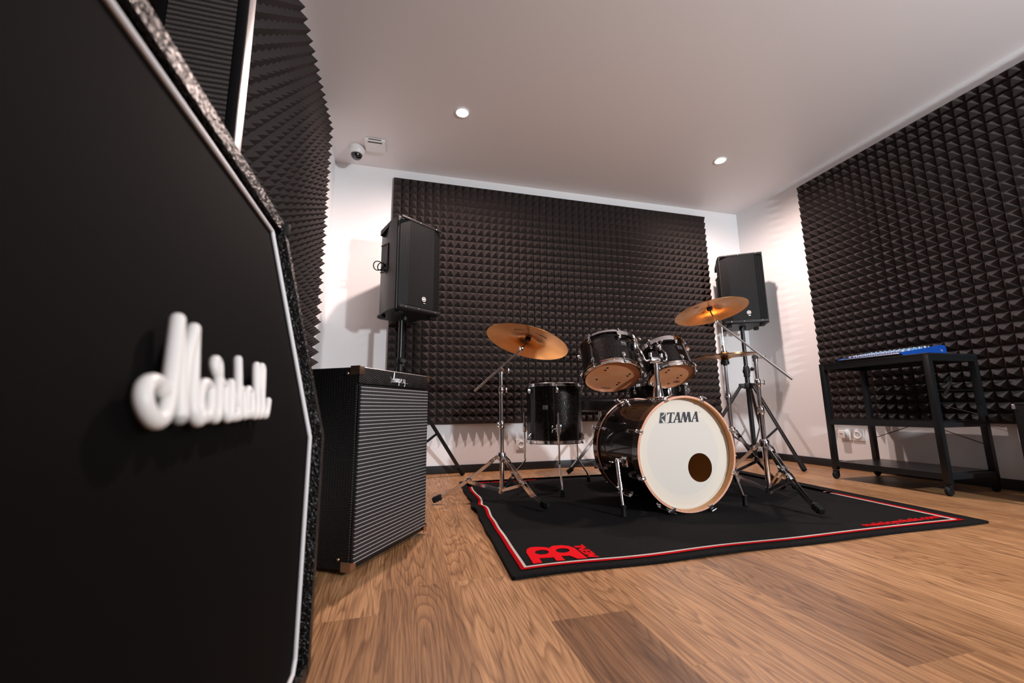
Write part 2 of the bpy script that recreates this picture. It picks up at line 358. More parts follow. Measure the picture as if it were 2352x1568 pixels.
RUGL= [[(0.4173, 1.4012), (0.4281, 1.4289), (0.4434, 1.4443), (0.4659, 1.443), (0.4928, 1.4319), (0.5036, 1.4194), (0.5224, 1.4369), (0.5531, 1.4351), (0.5755, 1.4206), (0.5861, 1.3941), (0.5857, 1.3584), (0.5858, 1.2933), (0.553, 1.2977), (0.541, 1.3296), (0.5136, 1.3355), (0.5116, 1.2947), (0.4837, 1.2993), (0.4868, 1.3298), (0.4397, 1.3361), (0.4364, 1.2969), (0.4084, 1.2979)], [(0.4885, 1.3794), (0.4837, 1.3713), (0.4763, 1.3656), (0.4675, 1.363), (0.4586, 1.3639), (0.4508, 1.3681), (0.4453, 1.3751), (0.4429, 1.3838), (0.4441, 1.393), (0.4486, 1.4013), (0.456, 1.4073), (0.465, 1.4102), (0.4743, 1.4093), (0.4823, 1.4049), (0.4878, 1.3976), (0.4899, 1.3886)], [(0.5604, 1.3758), (0.5552, 1.3679), (0.5476, 1.3624), (0.5386, 1.3599), (0.5296, 1.3608), (0.5219, 1.365), (0.5166, 1.3718), (0.5146, 1.3804), (0.5161, 1.3893), (0.5211, 1.3974), (0.5288, 1.4032), (0.538, 1.4059), (0.5473, 1.405), (0.5552, 1.4007), (0.5605, 1.3935), (0.5623, 1.3848)]]

# ---------------- the room ----------------
def struct(name, g, m, **kw):
    return part(name, g, m, kind='structure', **kw)
# floor: one mesh, one face per laminate plank, each with its own tone
PW, PL = 0.19, 1.2
bm = bmesh.new(); lay = bm.loops.layers.float_color.new('plank')
rr = random.Random(11)
k0 = math.floor((XL-0.347)/PW); k1 = math.ceil((XR-0.347)/PW)
fixed = {0: (0.975, 0.0), 3: (0.634, 0.08), -1: (1.262, 0.62)}          # end joints read off the photograph
for k in range(k0, k1):
    x0 = max(XL, 0.347+k*PW); x1 = min(XR, 0.347+(k+1)*PW)
    if x1 - x0 < 1e-4: continue
    off = fixed[k][0] if k in fixed else rr.uniform(0, PL)
    j0 = math.floor((YF-off)/PL)
    for j in range(j0, 8):
        y0 = max(YF, off+j*PL); y1 = min(YB, off+(j+1)*PL)
        if y1 - y0 < 1e-4: continue
        tone = rr.choice([0.3, 0.45, 0.55, 0.62, 0.7, 0.8, 0.9, 0.5])
        if k == 0 and j == -1: tone = 0.02
        if k == 3 and j == 0: tone = 0.12
        a, b = rr.random(), rr.random()
        f = bm.faces.new([bm.verts.new(p) for p in ((x0, y0, 0), (x1, y0, 0), (x1, y1, 0), (x0, y1, 0))])
        for l in f.loops: l[lay] = (tone, a, b, 1)
g = G(); g.bm.free(); g.bm = bm
g.box((XL/2+XR/2, YF/2+YB/2, -0.06), (XR-XL+0.3, YB-YF+0.3, 0.11))
struct('floor', g, 'floor', recalc=False)
struct('ceiling', G().box((XL/2+XR/2, YF/2+YB/2, H+0.06), (XR-XL+0.3, YB-YF+0.3, 0.12)), 'ceiling')
struct('wall_back', G().box((XL/2+XR/2, YB+0.06, H/2), (XR-XL+0.3, 0.12, H)), 'wall')
struct('wall_right', G().box((XR+0.06, YF/2+YB/2, H/2), (0.12, YB-YF, H)), 'wall')
struct('wall_left', G().box((XL-0.06, YF/2+YB/2, H/2), (0.12, YB-YF, H)), 'wall')
struct('wall_front', G().box((XL/2+XR/2, YF-0.06, H/2), (XR-XL+0.3, 0.12, H)), 'wall_grey')
struct('baseboard_back', G().box((XL/2+XR/2, YB-0.006, 0.03), (XR-XL, 0.012, 0.06), bev=0.002), 'baseboard')
struct('baseboard_right', G().box((XR-0.006, YF/2+YB/2-0.006, 0.03), (0.012, YB-YF-0.012, 0.06), bev=0.002), 'baseboard')
struct('baseboard_left', G().box((XL+0.006, YF/2+YB/2-0.006, 0.03), (0.012, YB-YF-0.012, 0.06), bev=0.002), 'baseboard')

# ---------------- pyramid foam ----------------
def foam(org, ux, uy, n, nx, ny, name, label):
    """base corner, horizontal and vertical directions, outward normal, pyramids across and up"""
    p = 0.0625; b0 = 0.022; tip = 0.076
    org, ux, uy, n = V(org), V(ux), V(uy), V(n); g = G(); bm = g.bm; org = org + n*0.002
    grid = [[bm.verts.new(org + ux*(i*p) + uy*(j*p) + n*b0) for j in range(ny+1)] for i in range(nx+1)]
    for i in range(nx):
        for j in range(ny):
            c = bm.verts.new(org + ux*((i+.5)*p) + uy*((j+.5)*p) + n*(tip+rr.uniform(-.001, .001)))
            q = (grid[i][j], grid[i+1][j], grid[i+1][j+1], grid[i][j+1])
            for a in range(4): bm.faces.new((q[a], q[(a+1) % 4], c))
    ring = [grid[i][0] for i in range(nx+1)] + [grid[nx][j] for j in range(1, ny+1)] + [grid[i][ny] for i in range(nx-1, -1, -1)] + [grid[0][j] for j in range(ny-1, 0, -1)]
    low = [bm.verts.new(v.co - n*b0) for v in ring]
    for i in range(len(ring)):
        j = (i+1) % len(ring); bm.faces.new((ring[i], ring[j], low[j], low[i]))
    return solo(name, g, 'foam', label, 'acoustic foam', loc=org + ux*nx*p/2, smooth=1)
foam((-0.105, YB, 0.37), (1, 0, 0), (0, 0, 1), (0, -1, 0), 48, 32, 'acoustic_foam', 'charcoal pyramid acoustic foam covering the far wall behind the drum kit')
foam((XR, 2.60, 0.365), (0, -1, 0), (0, 0, 1), (-1, 0, 0), 48, 32, 'acoustic_foam', 'charcoal pyramid acoustic foam on the right wall above the black trolley')
foam((XL, 2.745, 0.365), (0, -1, 0), (0, 0, 1), (1, 0, 0), 48, 32, 'acoustic_foam', 'charcoal pyramid acoustic foam on the left wall beside the white logo cabinet')

# ---------------- ceiling fittings ----------------
DL = ['recessed ceiling spotlight shining above the left cymbal', 'recessed ceiling spotlight shining nearest the right speaker']
for i, (x, y) in enumerate(DOWNLIGHTS):
    t = thing('ceiling_spotlight', DL[i] if i < 2 else 'recessed ceiling spotlight outside the view behind the camera', 'ceiling light', (x, y, H), 'ceiling spotlights')
    part('rim', G().lathe([(0.039, -0.001), (0.049, -0.001), (0.049, -0.004), (0.044, -0.007), (0.039, -0.006)], Matrix.Translation((x, y, H)), closed=True), 'white', t)
    part('lamp', G().lathe([(0, -0.001), (0.0385, -0.001), (0.0385, -0.0045), (0, -0.0045)], Matrix.Translation((x, y, H)), 32), 'lamp', t)
    l = bpy.data.lights.new('spot_beam', 'SPOT'); l.energy = SPOT_W * (1.0 if i < 2 else 0.35); l.spot_size = R(176); l.spot_blend = 1.0; l.shadow_soft_size = 0.03
    l.color = (1.0, 0.77, 0.70)
    o = bpy.data.objects.new('spot_beam', l); sc.collection.objects.link(o); o.location = (x, y, H-0.04)
t = thing('security_camera', 'white dome security camera with black lens on the ceiling corner', 'camera', (-0.376, 3.079, H))
Mx = Matrix.Translation((-0.376, 3.079, H))
part('housing', G().lathe([(0, 0), (0.058, 0), (0.060, -0.012), (0.058, -0.045), (0.048, -0.058), (0.042, -0.058), (0.042, -0.05), (0, -0.05)], Mx), 'white', t)
part('lens_dome', G().ball((-0.376, 3.079, H-0.058), 0.041, sz=0.95, seg=28), 'glass', t)
t = thing('ceiling_hatch', 'small square white ceiling hatch with a slot beside the dome camera', 'hatch', (-0.238, 3.0, H))
part('panel', G().box((-0.238, 3.0, H-0.009), (0.146, 0.146, 0.018), bev=0.003), 'white', t)
part('slot', G().box((-0.238, 2.9265, H-0.011), (0.09, 0.002, 0.006)).box((-0.238, 2.95, H-0.0185), (0.10, 0.012, 0.002)), 'dark', t)

# ---------------- wall sockets ----------------
def socket(c, n, label, plug=False):
    c = V(c); n = V(n); u = n.cross(V((0, 0, 1)))
    Mx = frame(c, u, n)
    t = thing('power_socket', label, 'socket', c, 'power sockets')
    def f(x, y, z): return Mx @ V((x, y, z))
    part('plate', G().box(c + n*0.005, (0.084 if n.y else 0.010, 0.084 if n.x else 0.010, 0.084), bev=0.003), 'white', t)
    part('well', G().lathe([(0.020, 0.010), (0.023, 0.016), (0.026, 0.016), (0.027, 0.010)], Mx, 32, closed=True).lathe([(0, 0.0105), (0.021, 0.0105)], Mx, 24), 'white', t)
    part('contacts', G().tube([f(-0.0095, 0, 0.0102), f(-0.0095, 0, 0.0118)], 0.0028).tube([f(0.0095, 0, 0.0102), f(0.0095, 0, 0.0118)], 0.0028), 'dark', t)
    return t
socket((0.952, YB, 0.197), (0, -1, 0), 'white wall socket below the foam behind the floor tom')
socket((XR, 2.402, 0.258), (-1, 0, 0), 'white wall socket right of the plugged-in adapter')
t = thing('wall_adapter', 'white plug adapter on the right wall beside the empty socket', 'adapter', (XR, 2.495, 0.265), None)
part('plate', G().box((XR-0.005, 2.490, 0.258), (0.010, 0.084, 0.084), bev=0.003), 'white', t)
part('adapter_body', G().box((XR-0.028, 2.495, 0.262), (0.036, 0.055, 0.062), bev=0.008), 'white', t)
part('plug_prongs', G().box((XR-0.048, 2.495, 0.268), (0.004, 0.022, 0.006), bev=0.001), 'steel', t)

# ---------------- drum carpet ----------------
RC = {'FL': V((0.326, 1.222)), 'FR': V((2.315, 1.222)), 'BR': V((2.48, 2.80)), 'BL': V((0.398, 2.845))}
def rug_surf(s, t, dz=0.0):
    p = (RC['FL']*(1-s) + RC['FR']*s)*(1-t) + (RC['BL']*(1-s) + RC['BR']*s)*t
    w = math.exp(-(s/0.07)**2); e = min(s, 1-s, t, 1-t)
    rip = w*(math.exp(-((t-0.50)/0.045)**2)*0.013 + math.exp(-((t-0.66)/0.05)**2)*0.010 + math.exp(-((t-0.30)/0.06)**2)*0.003)
    z = 0.009 + rip + 0.0012*math.sin(s*23+t*5)*math.exp(-(t/0.1)**2)
    xo = -w*(0.005*math.sin(t*26) + 0.004*math.sin(t*47+1))*math.exp(-((t-0.55)/0.25)**2)
    yo = 0.005*math.sin(s*19)*math.exp(-(t/0.12)**2)
    return V((p.x+xo, p.y+yo, z+dz))
def rug_at(x, y, dz=0.0):
    return V((x, y, rug_surf((x-0.36)/2.1, (y-1.25)/1.6, dz).z))
rug = thing('drum_carpet', 'black drum carpet with red and white border lying under the kit', 'carpet', (1.4, 2.05, 0))
g = G(); NS, NT = 90, 110
gr = [[g.bm.verts.new(rug_surf(i/NS, j/NT)) for j in range(NT+1)] for i in range(NS+1)]
for i in range(NS):
    for j in range(NT): g.bm.faces.new((gr[i][j], gr[i+1][j], gr[i+1][j+1], gr[i][j+1]))
ring = [gr[i][0] for i in range(NS+1)] + [gr[NS][j] for j in range(1, NT+1)] + [gr[i][NT] for i in range(NS-1, -1, -1)] + [gr[0][j] for j in range(NT-1, 0, -1)]
low = [g.bm.verts.new((v.co.x, v.co.y, 0.0005 if v.co.z < 0.011 else v.co.z-0.009)) for v in ring]
for i in range(len(ring)):
    j = (i+1) % len(ring); g.bm.faces.new((ring[i], ring[j], low[j], low[i]))
part('pile', g, 'carpet', rug, smooth=60)
g = G()
loop = [rug_surf(i/NS, 0) for i in range(NS+1)] + [rug_surf(1, j/NT) for j in range(1, NT+1)] + [rug_surf(i/NS, 1) for i in range(NS-1, -1, -1)] + [rug_surf(0, j/NT) for j in range(NT-1, 0, -1)]
loop.append(loop[0]); g.tube([p + V((0, 0, -0.0035)) for p in loop], 0.0058, 8)
part('bound_edge', g, 'carpet', rug)
def rug_line(a, w, m, name, label):
    """a strip following the four sides at inset a (metres), width w"""
    g = G(); N = 110
    def st(side, u, d):
        ds, dt = d/2.06, d/1.6; dr = (d*1.9+0.022)/2.06; db = (d*1.8-0.032)/1.6
        if side == 0: return (ds + (1-dr-ds)*u, dt)
        if side == 1: return (1-dr, dt + (1-dt-db)*u)
        if side == 2: return (1-dr - (1-dr-ds)*u, 1-db)
        return (ds, 1-db - (1-dt-db)*u)
    A, B = [], []
    for side in range(4):
        for i in range(N):
            A.append(g.bm.verts.new(rug_surf(*st(side, i/N, a), 0.0034))); B.append(g.bm.verts.new(rug_surf(*st(side, i/N, a+w), 0.0034)))
    n = len(A)
    for i in range(n):
        j = (i+1) % n; g.bm.faces.new((A[i], A[j], B[j], B[i]))
    bmesh.ops.solidify(g.bm, geom=g.bm.faces[:], thickness=0.0012)
    part(name, g, m, rug, label=label)
rug_line(0.032, 0.013, 'red', 'border_line', 'red border line')
rug_line(0.045, 0.009, 'cream', 'border_line', 'white border line')

part('emblem', G().prism(RUGL, 0.0008, 0.0022, lambda x, y, z: rug_at(x, y, z)), 'red', rug, label='red ring emblem')
part('lettering', text_g('MEINL', 0.050, lambda x, y, z: rug_at(0.612 - y*0.95, 1.358 + x*0.92, z+0.001), shear=0.25, bold=0.0014), 'red', rug, label='small red capital letters')
part('lettering', text_g('meinlcymbals.com', 0.056, lambda x, y, z: rug_at(1.99 + x*1.05, 1.318 + 0.01*x + y*0.9, z+0.001), bold=0.0008), 'red', rug, label='red web address near the right corner')
part('lettering', text_g('meinlcymbals.com', 0.058, lambda x, y, z: rug_at(0.69 - x*0.98, 2.762 - y, z+0.001), bold=0.0008), 'red', rug, label='red web address at the far left corner')

# ---------------- guitar cabinet (foreground) ----------------
cab = thing('guitar_speaker_cabinet', 'huge black slanted guitar cabinet with white script logo filling the left', 'speaker cabinet', (-0.30, 0.39, 0))
Y0, Y1 = -0.005, 0.797
def prof(ins, back=-0.475):
    """side outline of the cabinet (x, z) moved inwards by ins"""
    return [(-0.125-ins*0.9, 0.068+ins), (-0.125-ins*0.9, 0.435), (-0.212-ins*0.8, 0.812-ins), (back+ins, 0.812-ins), (back+ins, 0.068+ins)]
g = G(); o_ = prof(0); i_ = prof(0.022)
for ya, yb in ((Y1-0.022, Y1), (Y0, Y0+0.022)): g.prism([o_], ya, yb, lambda x, z, y: V((x, y, z)))
def board(a, b, c, d): g.prism([[a, b, c, d]], Y0+0.022, Y1-0.022, lambda x, z, y: V((x, y, z)))
board(o_[2], o_[3], i_[3], (i_[2][0]+0.018, i_[2][1])); board(o_[0], o_[4], i_[4], (i_[0][0]+0.018, i_[0][1])); board(o_[3], o_[4], i_[4], i_[3])
bmesh.ops.remove_doubles(g.bm, verts=g.bm.verts, dist=1e-5)
body = part('body', g, 'tolex', cab)
bv = body.modifiers.new('soft_edges', 'BEVEL'); bv.width = 0.004; bv.segments = 3; bv.limit_method = 'ANGLE'; bv.angle_limit = R(25)
sx_, sz_ = -0.224, 1.0
def cabp(y, z, off=0.0):
    """point on the grille cloth, off metres in front of it"""
    if z <= 0.435: return V((-0.141+off, y, z))
    n = V((1, 0, 0.224)).normalized(); return V((-0.141-0.232*(z-0.435), y, z)) + n*off
g = G(); zz = [0.092, 0.20, 0.32, 0.435, 0.50, 0.60, 0.70, 0.786]; yy = [Y0+0.024+(Y1-Y0-0.048)*i/12 for i in range(13)]
vv = [[g.bm.verts.new(cabp(y, z)) for y in yy] for z in zz]
for a in range(len(zz)-1):
    for b in range(12): g.bm.faces.new((vv[a][b], vv[a][b+1], vv[a+1][b+1], vv[a+1][b]))
part('grille_cloth', g, 'cloth', cab)
pl = [cabp(Y1-0.055, 0.115, .003), cabp(Y1-0.055, 0.435, .003), cabp(Y1-0.055, 0.776, .003), cabp(Y0+0.033, 0.776, .003), cabp(Y0+0.033, 0.435, .003), cabp(Y0+0.033, 0.115, .003), cabp(Y0+0.045, 0.100, .003), cabp(Y1-0.067, 0.100, .003), cabp(Y1-0.055, 0.115, .003)]
g = G()
for a, b in zip(pl, pl[1:]): g.tube([a, b], 0.0032, 10); g.ball(b, 0.0032, seg=10)
part('piping', g, 'piping', cab, label='white piping around the cloth')
g = G()
def stroke(pts, r):
    pts = [(0.286+(y-0.2935)*0.84, 0.4685+(z-0.468)*0.87) for y, z in pts]; r *= 0.86
    g.tube([cabp(y, z, 0.010) for y, z, _ in curve([(a, b, 0) for a, b in pts], 6)], r, 12); g.ball(cabp(*pts[0], 0.010), rad(r, 0), seg=12); g.ball(cabp(*pts[-1], 0.010), rad(r, -1), seg=12)
def rad(r, i): return r[i] if isinstance(r, list) else r
for pts, r in [([(.319, .489), (.313, .4945), (.304, .4945), (.2965, .490), (.2935, .482), (.297, .473), (.305, .468), (.315, .4715), (.324, .482), (.336, .503), (.349, .528), (.360, .549)], .0058),
               ([(.360, .549), (.352, .520), (.345, .495), (.339, .470)], .0056), ([(.339, .470), (.352, .498), (.366, .520), (.388, .5465)], .0056),
               ([(.388, .5465), (.377, .520), (.366, .492), (.362, .475), (.368, .467), (.376, .472)], .0054),
               ([(.403, .495), (.395, .499), (.385, .496), (.376, .485), (.376, .473), (.384, .469), (.394, .477), (.403, .495)], .0048),
               ([(.403, .495), (.397, .478), (.401, .468), (.409, .473), (.420, .495), (.428, .512), (.430, .521), (.424, .523), (.421, .515), (.428, .503), (.438, .499)], .0046),
               ([(.438, .499), (.428, .478), (.431, .468), (.440, .474), (.455, .503)], .0046), ([(.455, .503), (.453, .490), (.460, .478), (.455, .469), (.444, .469)], .0045),
               ([(.489, .531), (.480, .510), (.468, .486), (.461, .469)], .0045), ([(.466, .482), (.478, .497), (.485, .496), (.482, .482), (.479, .470), (.487, .472)], .0044),
               ([(.514, .496), (.506, .499), (.496, .492), (.491, .480), (.496, .470), (.506, .478), (.514, .496)], .0043), ([(.514, .496), (.509, .478), (.513, .469), (.521, .474)], .0043),
               ([(.521, .474), (.538, .498), (.556, .526), (.552, .531), (.545, .521), (.534, .497), (.528, .475), (.532, .469), (.540, .474)], .0042),
               ([(.540, .474), (.557, .498), (.577, .527), (.573, .532), (.565, .521), (.554, .497), (.547, .476), (.552, .469), (.562, .474), (.577, .488)], .0042)]:
    stroke(pts, r)
part('script_logo', g, 'logo_white', cab, label='raised white script lettering')
for y in (Y0+0.07, Y1-0.07):
    for x in (-0.165, -0.43):
        w = part('caster', G().lathe([(0, -0.012), (0.026, -0.012), (0.030, -0.006), (0.030, 0.006), (0.026, 0.012), (0, 0.012)], Matrix.Translation((x, y, 0.031)) @ Matrix.Rotation(PI/2, 4, 'X'), 24), 'rubber', cab)
        part('fork', G().box((x, y, 0.065), (0.04, 0.034, 0.005)).box((x, y-0.015, 0.049), (0.016, 0.002, 0.034)).box((x, y+0.015, 0.049), (0.016, 0.002, 0.034)), 'steel', w)
for z in (0.80, ):
    part('corner_cap', G().box((-0.214, Y1-0.006, z), (0.024, 0.016, 0.026), bev=0.006), 'black_plastic', cab)
# tall ribbed panel standing behind the cabinet, its face towards the camera
pn = thing('ribbed_panel', 'tall dark ribbed cloth panel with pale metal edge standing behind the logo cabinet', 'panel', (-0.393, 0.835, 0))
px0, px1, pz1 = -0.470, -0.3165, 1.50
part('cloth_face', G().box((px0/2+px1/2, 0.8215, pz1/2+.01), (px1-px0-0.036, 0.005, pz1-0.05)), 'ribbed', pn)
g = G()
for x in (px0+0.011, px1-0.011): g.box((x, 0.8335, pz1/2+0.006), (0.021, 0.029, pz1-0.012), bev=0.002)
g.box((px0/2+px1/2, 0.8335, pz1-0.016), (px1-px0-0.04, 0.029, 0.020)).box((px0/2+px1/2, 0.8335, 0.018), (px1-px0-0.04, 0.029, 0.020))
part('frame', g, 'vinyl', pn)
part('back_board', G().box((px0/2+px1/2, 0.8375, pz1/2), (px1-px0-0.036, 0.018, pz1-0.04)), 'board', pn)
part('metal_edge', G().box((px1+0.0006, 0.8335, pz1/2+0.006), (0.0016, 0.0285, pz1-0.014), bev=0.0005), 'steel', pn, label='pale metal edge strip')
for x in (px0+0.02, px1-0.02): part('foot', G().box((x, 0.834, 0.005), (0.03, 0.06, 0.010), bev=0.002), 'rubber', pn)

# ---------------- bass amplifier ----------------
amp = thing('bass_amplifier', 'black bass amplifier with silver-striped cloth standing left of the carpet', 'amplifier', (-0.15, 1.66, 0))
u = V((0.237, 0.375, 0)).normalized(); bk = V((-u.y, u.x, 0)); A0 = V((-0.131, 1.380, 0)); AW = 0.446; AD = 0.335
def ap(a, b, c): return A0 + u*a + bk*b + V((0, 0, c))
Ma = Matrix((u, bk, V((0, 0, 1)))).transposed()
def abox(g, a0, a1, b0, b1, c0, c1, bev=0): return g.box(ap((a0+a1)/2, (b0+b1)/2, (c0+c1)/2), (a1-a0, b1-b0, c1-c0), Ma, bev)
g = G(); abox(g, 0, AW, 0.0, AD, 0.014, 0.614, 0.006)
part('body', g, 'tolex_diamond', amp)
g = G(); abox(g, 0.004, AW-0.004, -0.006, 0.003, 0.026, 0.558, 0.002)
part('grille_frame', g, 'vinyl', amp)
g = G(); abox(g, 0.010, AW-0.010, -0.010, 0.0, 0.032, 0.553, 0.004)
part('grille_cloth', g, 'silverline', amp)
g = G(); abox(g, 0.0, AW, -0.008, 0.004, 0.561, 0.612, 0.004)
part('front_strip', g, 'tolex_diamond', amp)
g = G(); g.tube([ap(0.004, -0.006, 0.613), ap(AW-0.004, -0.006, 0.613)], 0.0016, 8)
part('top_piping', g, 'steel', amp)
for a, c0 in ((0.0, 0.590), (AW, 0.590), (0.0, 0.012), (AW, 0.012)):
    s_ = 1 if a == 0 else -1
    g = G(); abox(g, min(a-0.0015*s_, a+0.022*s_), max(a-0.0015*s_, a+0.022*s_), -0.0095, -0.0075, c0, c0+0.026, 0.0008)
    abox(g, min(a-0.002*s_, a+0.0005*s_), max(a-0.002*s_, a+0.0005*s_), -0.009, 0.026, c0, c0+0.028, 0.0008)
    if c0 > 0.3: abox(g, min(a, a+0.02*s_), max(a, a+0.02*s_), -0.009, 0.026, 0.6135, 0.6155, 0.0005)
    cc = part('corner_guard', g, 'copper', amp, label='shiny metal corner guard')
    part('rivet', G().ball(ap(a-0.002*s_, 0.034, c0+(0.004 if c0 > .3 else 0.034)), 0.005, seg=12), 'copper', cc)
for a in (0.05, AW-0.05):
    for b in (0.05, AD-0.05): part('foot', G().tube([ap(a, b, 0.0), ap(a, b, 0.024)], [0.017, 0.021], 16), 'rubber', amp)
g = G()
def asc(pts, r=0.0011): g.tube([ap(0.222 + (x-0.5)*0.115, -0.0105, 0.585 + y*0.032) for x, y, _ in curve([(a, b, 0) for a, b in pts], 5)], r, 6)
asc([(0.0, .25), (.05, -.15), (.10, -.2), (.16, .35), (.20, .8), (.19, .3), (.19, -.25)]); asc([(.08, 0), (.24, .05)])
for q in (.26, .33, .40): asc([(q-.02, -.25), (q+.02, .15), (q+.03, -.25)])
asc([(.48, .12), (.47, -.25), (.45, -.65)]); asc([(.48, .1), (.54, .12), (.54, -.2), (.47, -.22)])
asc([(.58, -.05), (.64, .1), (.60, .15), (.58, -.15), (.66, -.25)])
asc([(.78, .1), (.71, .1), (.71, -.2), (.78, -.15), (.80, .12), (.80, -.6), (.74, -.65)]); asc([(-.02, -.30), (.5, -.28), (1.0, -.30)], 0.0007)
part('script_logo', g, 'steel', amp, label='small silver script lettering')

# ---------------- speakers on tripod stands ----------------
def tripod_stand(x, y, ztop, feet, hub, name_label, knob_dir, base_z=0.14, grp='tripod speaker stands'):
    t = thing('speaker_stand', name_label, 'stand', (x, y, 0), grp)
    part('pole', G().tube([(x, y, base_z-0.09), (x, y, hub+0.10)], 0.0195, 20), 'black_metal', t)
    part('upper_pole', G().tube([(x, y, hub+0.10), (x, y, ztop)], 0.0165, 20), 'black_metal', t)
    c = part('clamp_collar', G().lathe([(0.019, hub+.07), (0.025, hub+.075), (0.025, hub+.15), (0.021, hub+.165), (0.0165, hub+.17)], Matrix.Translation((x, y, 0)), 24).box((x, y, hub+0.12), (0.06, 0.03, 0.03), bev=0.006), 'black_plastic', t)
    kd = V(knob_dir)
    p = V((x, y, hub+0.14)); part('knob', G().tube([p, p+kd*0.05], 0.005, 8).tube([p+kd*0.045, p+kd*0.065], [0.018, 0.014], 12), 'black_plastic', c)
    g = G().lathe([(0.0195, hub-.03), (0.034, hub-.03), (0.036, hub+.005), (0.03, hub+.018), (0.0195, hub+.02)], Matrix.Translation((x, y, 0)), 24)
    for f in feet:
        d = (V((f[0], f[1], 0)) - V((x, y, 0))).normalized(); g.bar(V((x, y, hub-.005))+d*.02, V((x, y, hub-.005))+d*.07, 0.04, 0.036, bev=0.004)
    part('hub', g, 'black_plastic', t)
    g = G().lathe([(0.0195, base_z-.02), (0.028, base_z-.02), (0.028, base_z+.02), (0.0195, base_z+.02)], Matrix.Translation((x, y, 0)), 20); part('lower_collar', g, 'black_plastic', t)
    for f in feet:
        F = V((f[0], f[1], 0)); d = (F - V((x, y, 0))).normalized(); P0 = V((x, y, hub-.01))+d*.06; P1 = F+V((0, 0, 0.018))
        lg = part('leg', G().tube([P0, P1], 0.0135, 14), 'black_metal', t)
        dd = (P1-P0).normalized(); part('rubber_foot', G().tube([P1-dd*0.06, P1-dd*0.005, P1+dd*0.012], [0.0165, 0.019, 0.017], 14), 'rubber', lg)
        Q = P0.lerp(P1, 0.52)
        part('brace', G().bar(V((x, y, base_z))+d*.026, Q-V((0, 0, 0.012)), 0.016, 0.006), 'black_metal', t)
def pa_speaker(TL, u, zb, label, W=0.362, Hh=0.650, D=0.325):
    """loudspeaker box: TL front left corner in plan, u along the front"""
    TL = V((*TL, 0)); u = V((*u, 0)).normalized(); b = V((-u.y, u.x, 0))
    t = thing('loudspeaker', label, 'loudspeaker', TL + u*W/2 + b*0.17 + V((0, 0, zb)), 'loudspeakers on stands')
    def P(a, c, z): return TL + u*a + b*c + V((0, 0, zb+z))
    pl = [(0.0, 0.012), (0.07, -0.006), (0.16, -0.012), (W-0.16, -0.012), (W-0.07, -0.006), (W, 0.012), (W, 0.10), (W-0.03, 0.20), (W-0.085, D), (0.085, D), (0.03, 0.20), (0, 0.10)]
    g = G()
    bot = [g.bm.verts.new(P(a, c, 0.012 if c < 0.25 else 0.0)) for a, c in pl]; top = [g.bm.verts.new(P(a, c, Hh-(0.0 if c < 0.05 else 0.01 if c < .15 else .035))) for a, c in pl]
    n = len(pl)
    for i in range(n): g.bm.faces.new((bot[i], bot[(i+1) % n], top[(i+1) % n], top[i]))
    g.bm.faces.new(top); g.bm.faces.new(bot[::-1])
    body = part('body', g, 'black_plastic', t)
    mo = body.modifiers.new('soft_edges', 'BEVEL'); mo.width = 0.006; mo.segments = 3; mo.limit_method = 'ANGLE'; mo.angle_limit = R(25)
    # curved perforated grille, facets like the real one
    fp = [(0.012, 0.002), (0.075, -0.018), (W-0.075, -0.018), (W-0.012, 0.002)]
    g = G(); z0, z1 = 0.045, Hh-0.022
    A = [g.bm.verts.new(P(a, c, z0)) for a, c in fp]; B = [g.bm.verts.new(P(a, c, z1)) for a, c in fp]
    for i in range(3): g.bm.faces.new((A[i], A[i+1], B[i+1], B[i]))
    bmesh.ops.solidify(g.bm, geom=g.bm.faces[:], thickness=0.003); part('grille', g, 'grille', t, smooth=5)
    g = G(); Mx = Matrix((u, b, V((0, 0, 1)))).transposed()
    part('grille_rail', g.box(P(W/2, -0.013, 0.030), (W-0.02, 0.016, 0.022), Mx, 0.004), 'black_plastic', t)
    part('grille_rail', G().box(P(W/2, -0.013, Hh-0.012), (W-0.02, 0.016, 0.016), Mx, 0.004), 'black_plastic', t)
    for a in (0.06, W/2-0.02, W-0.06):
        for z in (0.030, Hh-0.012): part('screw', G().ball(P(a, -0.021, z), 0.0035, seg=8), 'steel', t)
    g = G(); Mb = frame(P(W*0.56, -0.019, 0.105), u, -b)
    g.lathe([(0.013, 0), (0.0165, 0), (0.0165, 0.003), (0.013, 0.003)], Mb, 28, closed=True)
    f = lambda x, y, z: Mb @ V((-x, y, z))
    g.prism([[(-.009, -.003), (-.003, .010), (.002, .004), (.009, .008), (.006, .001), (.010, -.006), (.003, -.003), (-.002, -.011), (-.003, -.003)]], 0, .003, f)
    part('emblem', g, 'logo_white', t, label='round white emblem of a running figure')
    part('name_mark', G().box(P(W*0.57, -0.021, 0.078), (0.018, 0.002, 0.004), Mx), 'steel', t)
    # side handles and top rear handle
    for s in (0, 1):
        a = -0.001 if s == 0 else W+0.001; q = 1 if s == 0 else -1
        h = part('handle', G().box(P(a+q*0.002, 0.115, 0.385), (0.012, 0.006, 0.185), Mx).box(P(a+q*0.012, 0.195, 0.385), (0.014, 0.006, 0.185), Mx).box(P(a+q*0.005, 0.155, 0.480), (0.010, 0.085, 0.008), Mx).box(P(a+q*0.005, 0.155, 0.290), (0.010, 0.085, 0.008), Mx), 'black_plastic', t)
        part('recess', G().box(P(a+q*0.012, 0.155, 0.385), (0.016, 0.072, 0.175), Mx), 'dark', h)
    part('rear_corner', G().prism([[(.105, Hh-.012), (.215, Hh-.052), (.218, Hh-.088), (.13, Hh-.05)]], 0.004, 0.060, lambda c_, z_, a_: P(a_, c_, z_)), 'black_plastic', t)
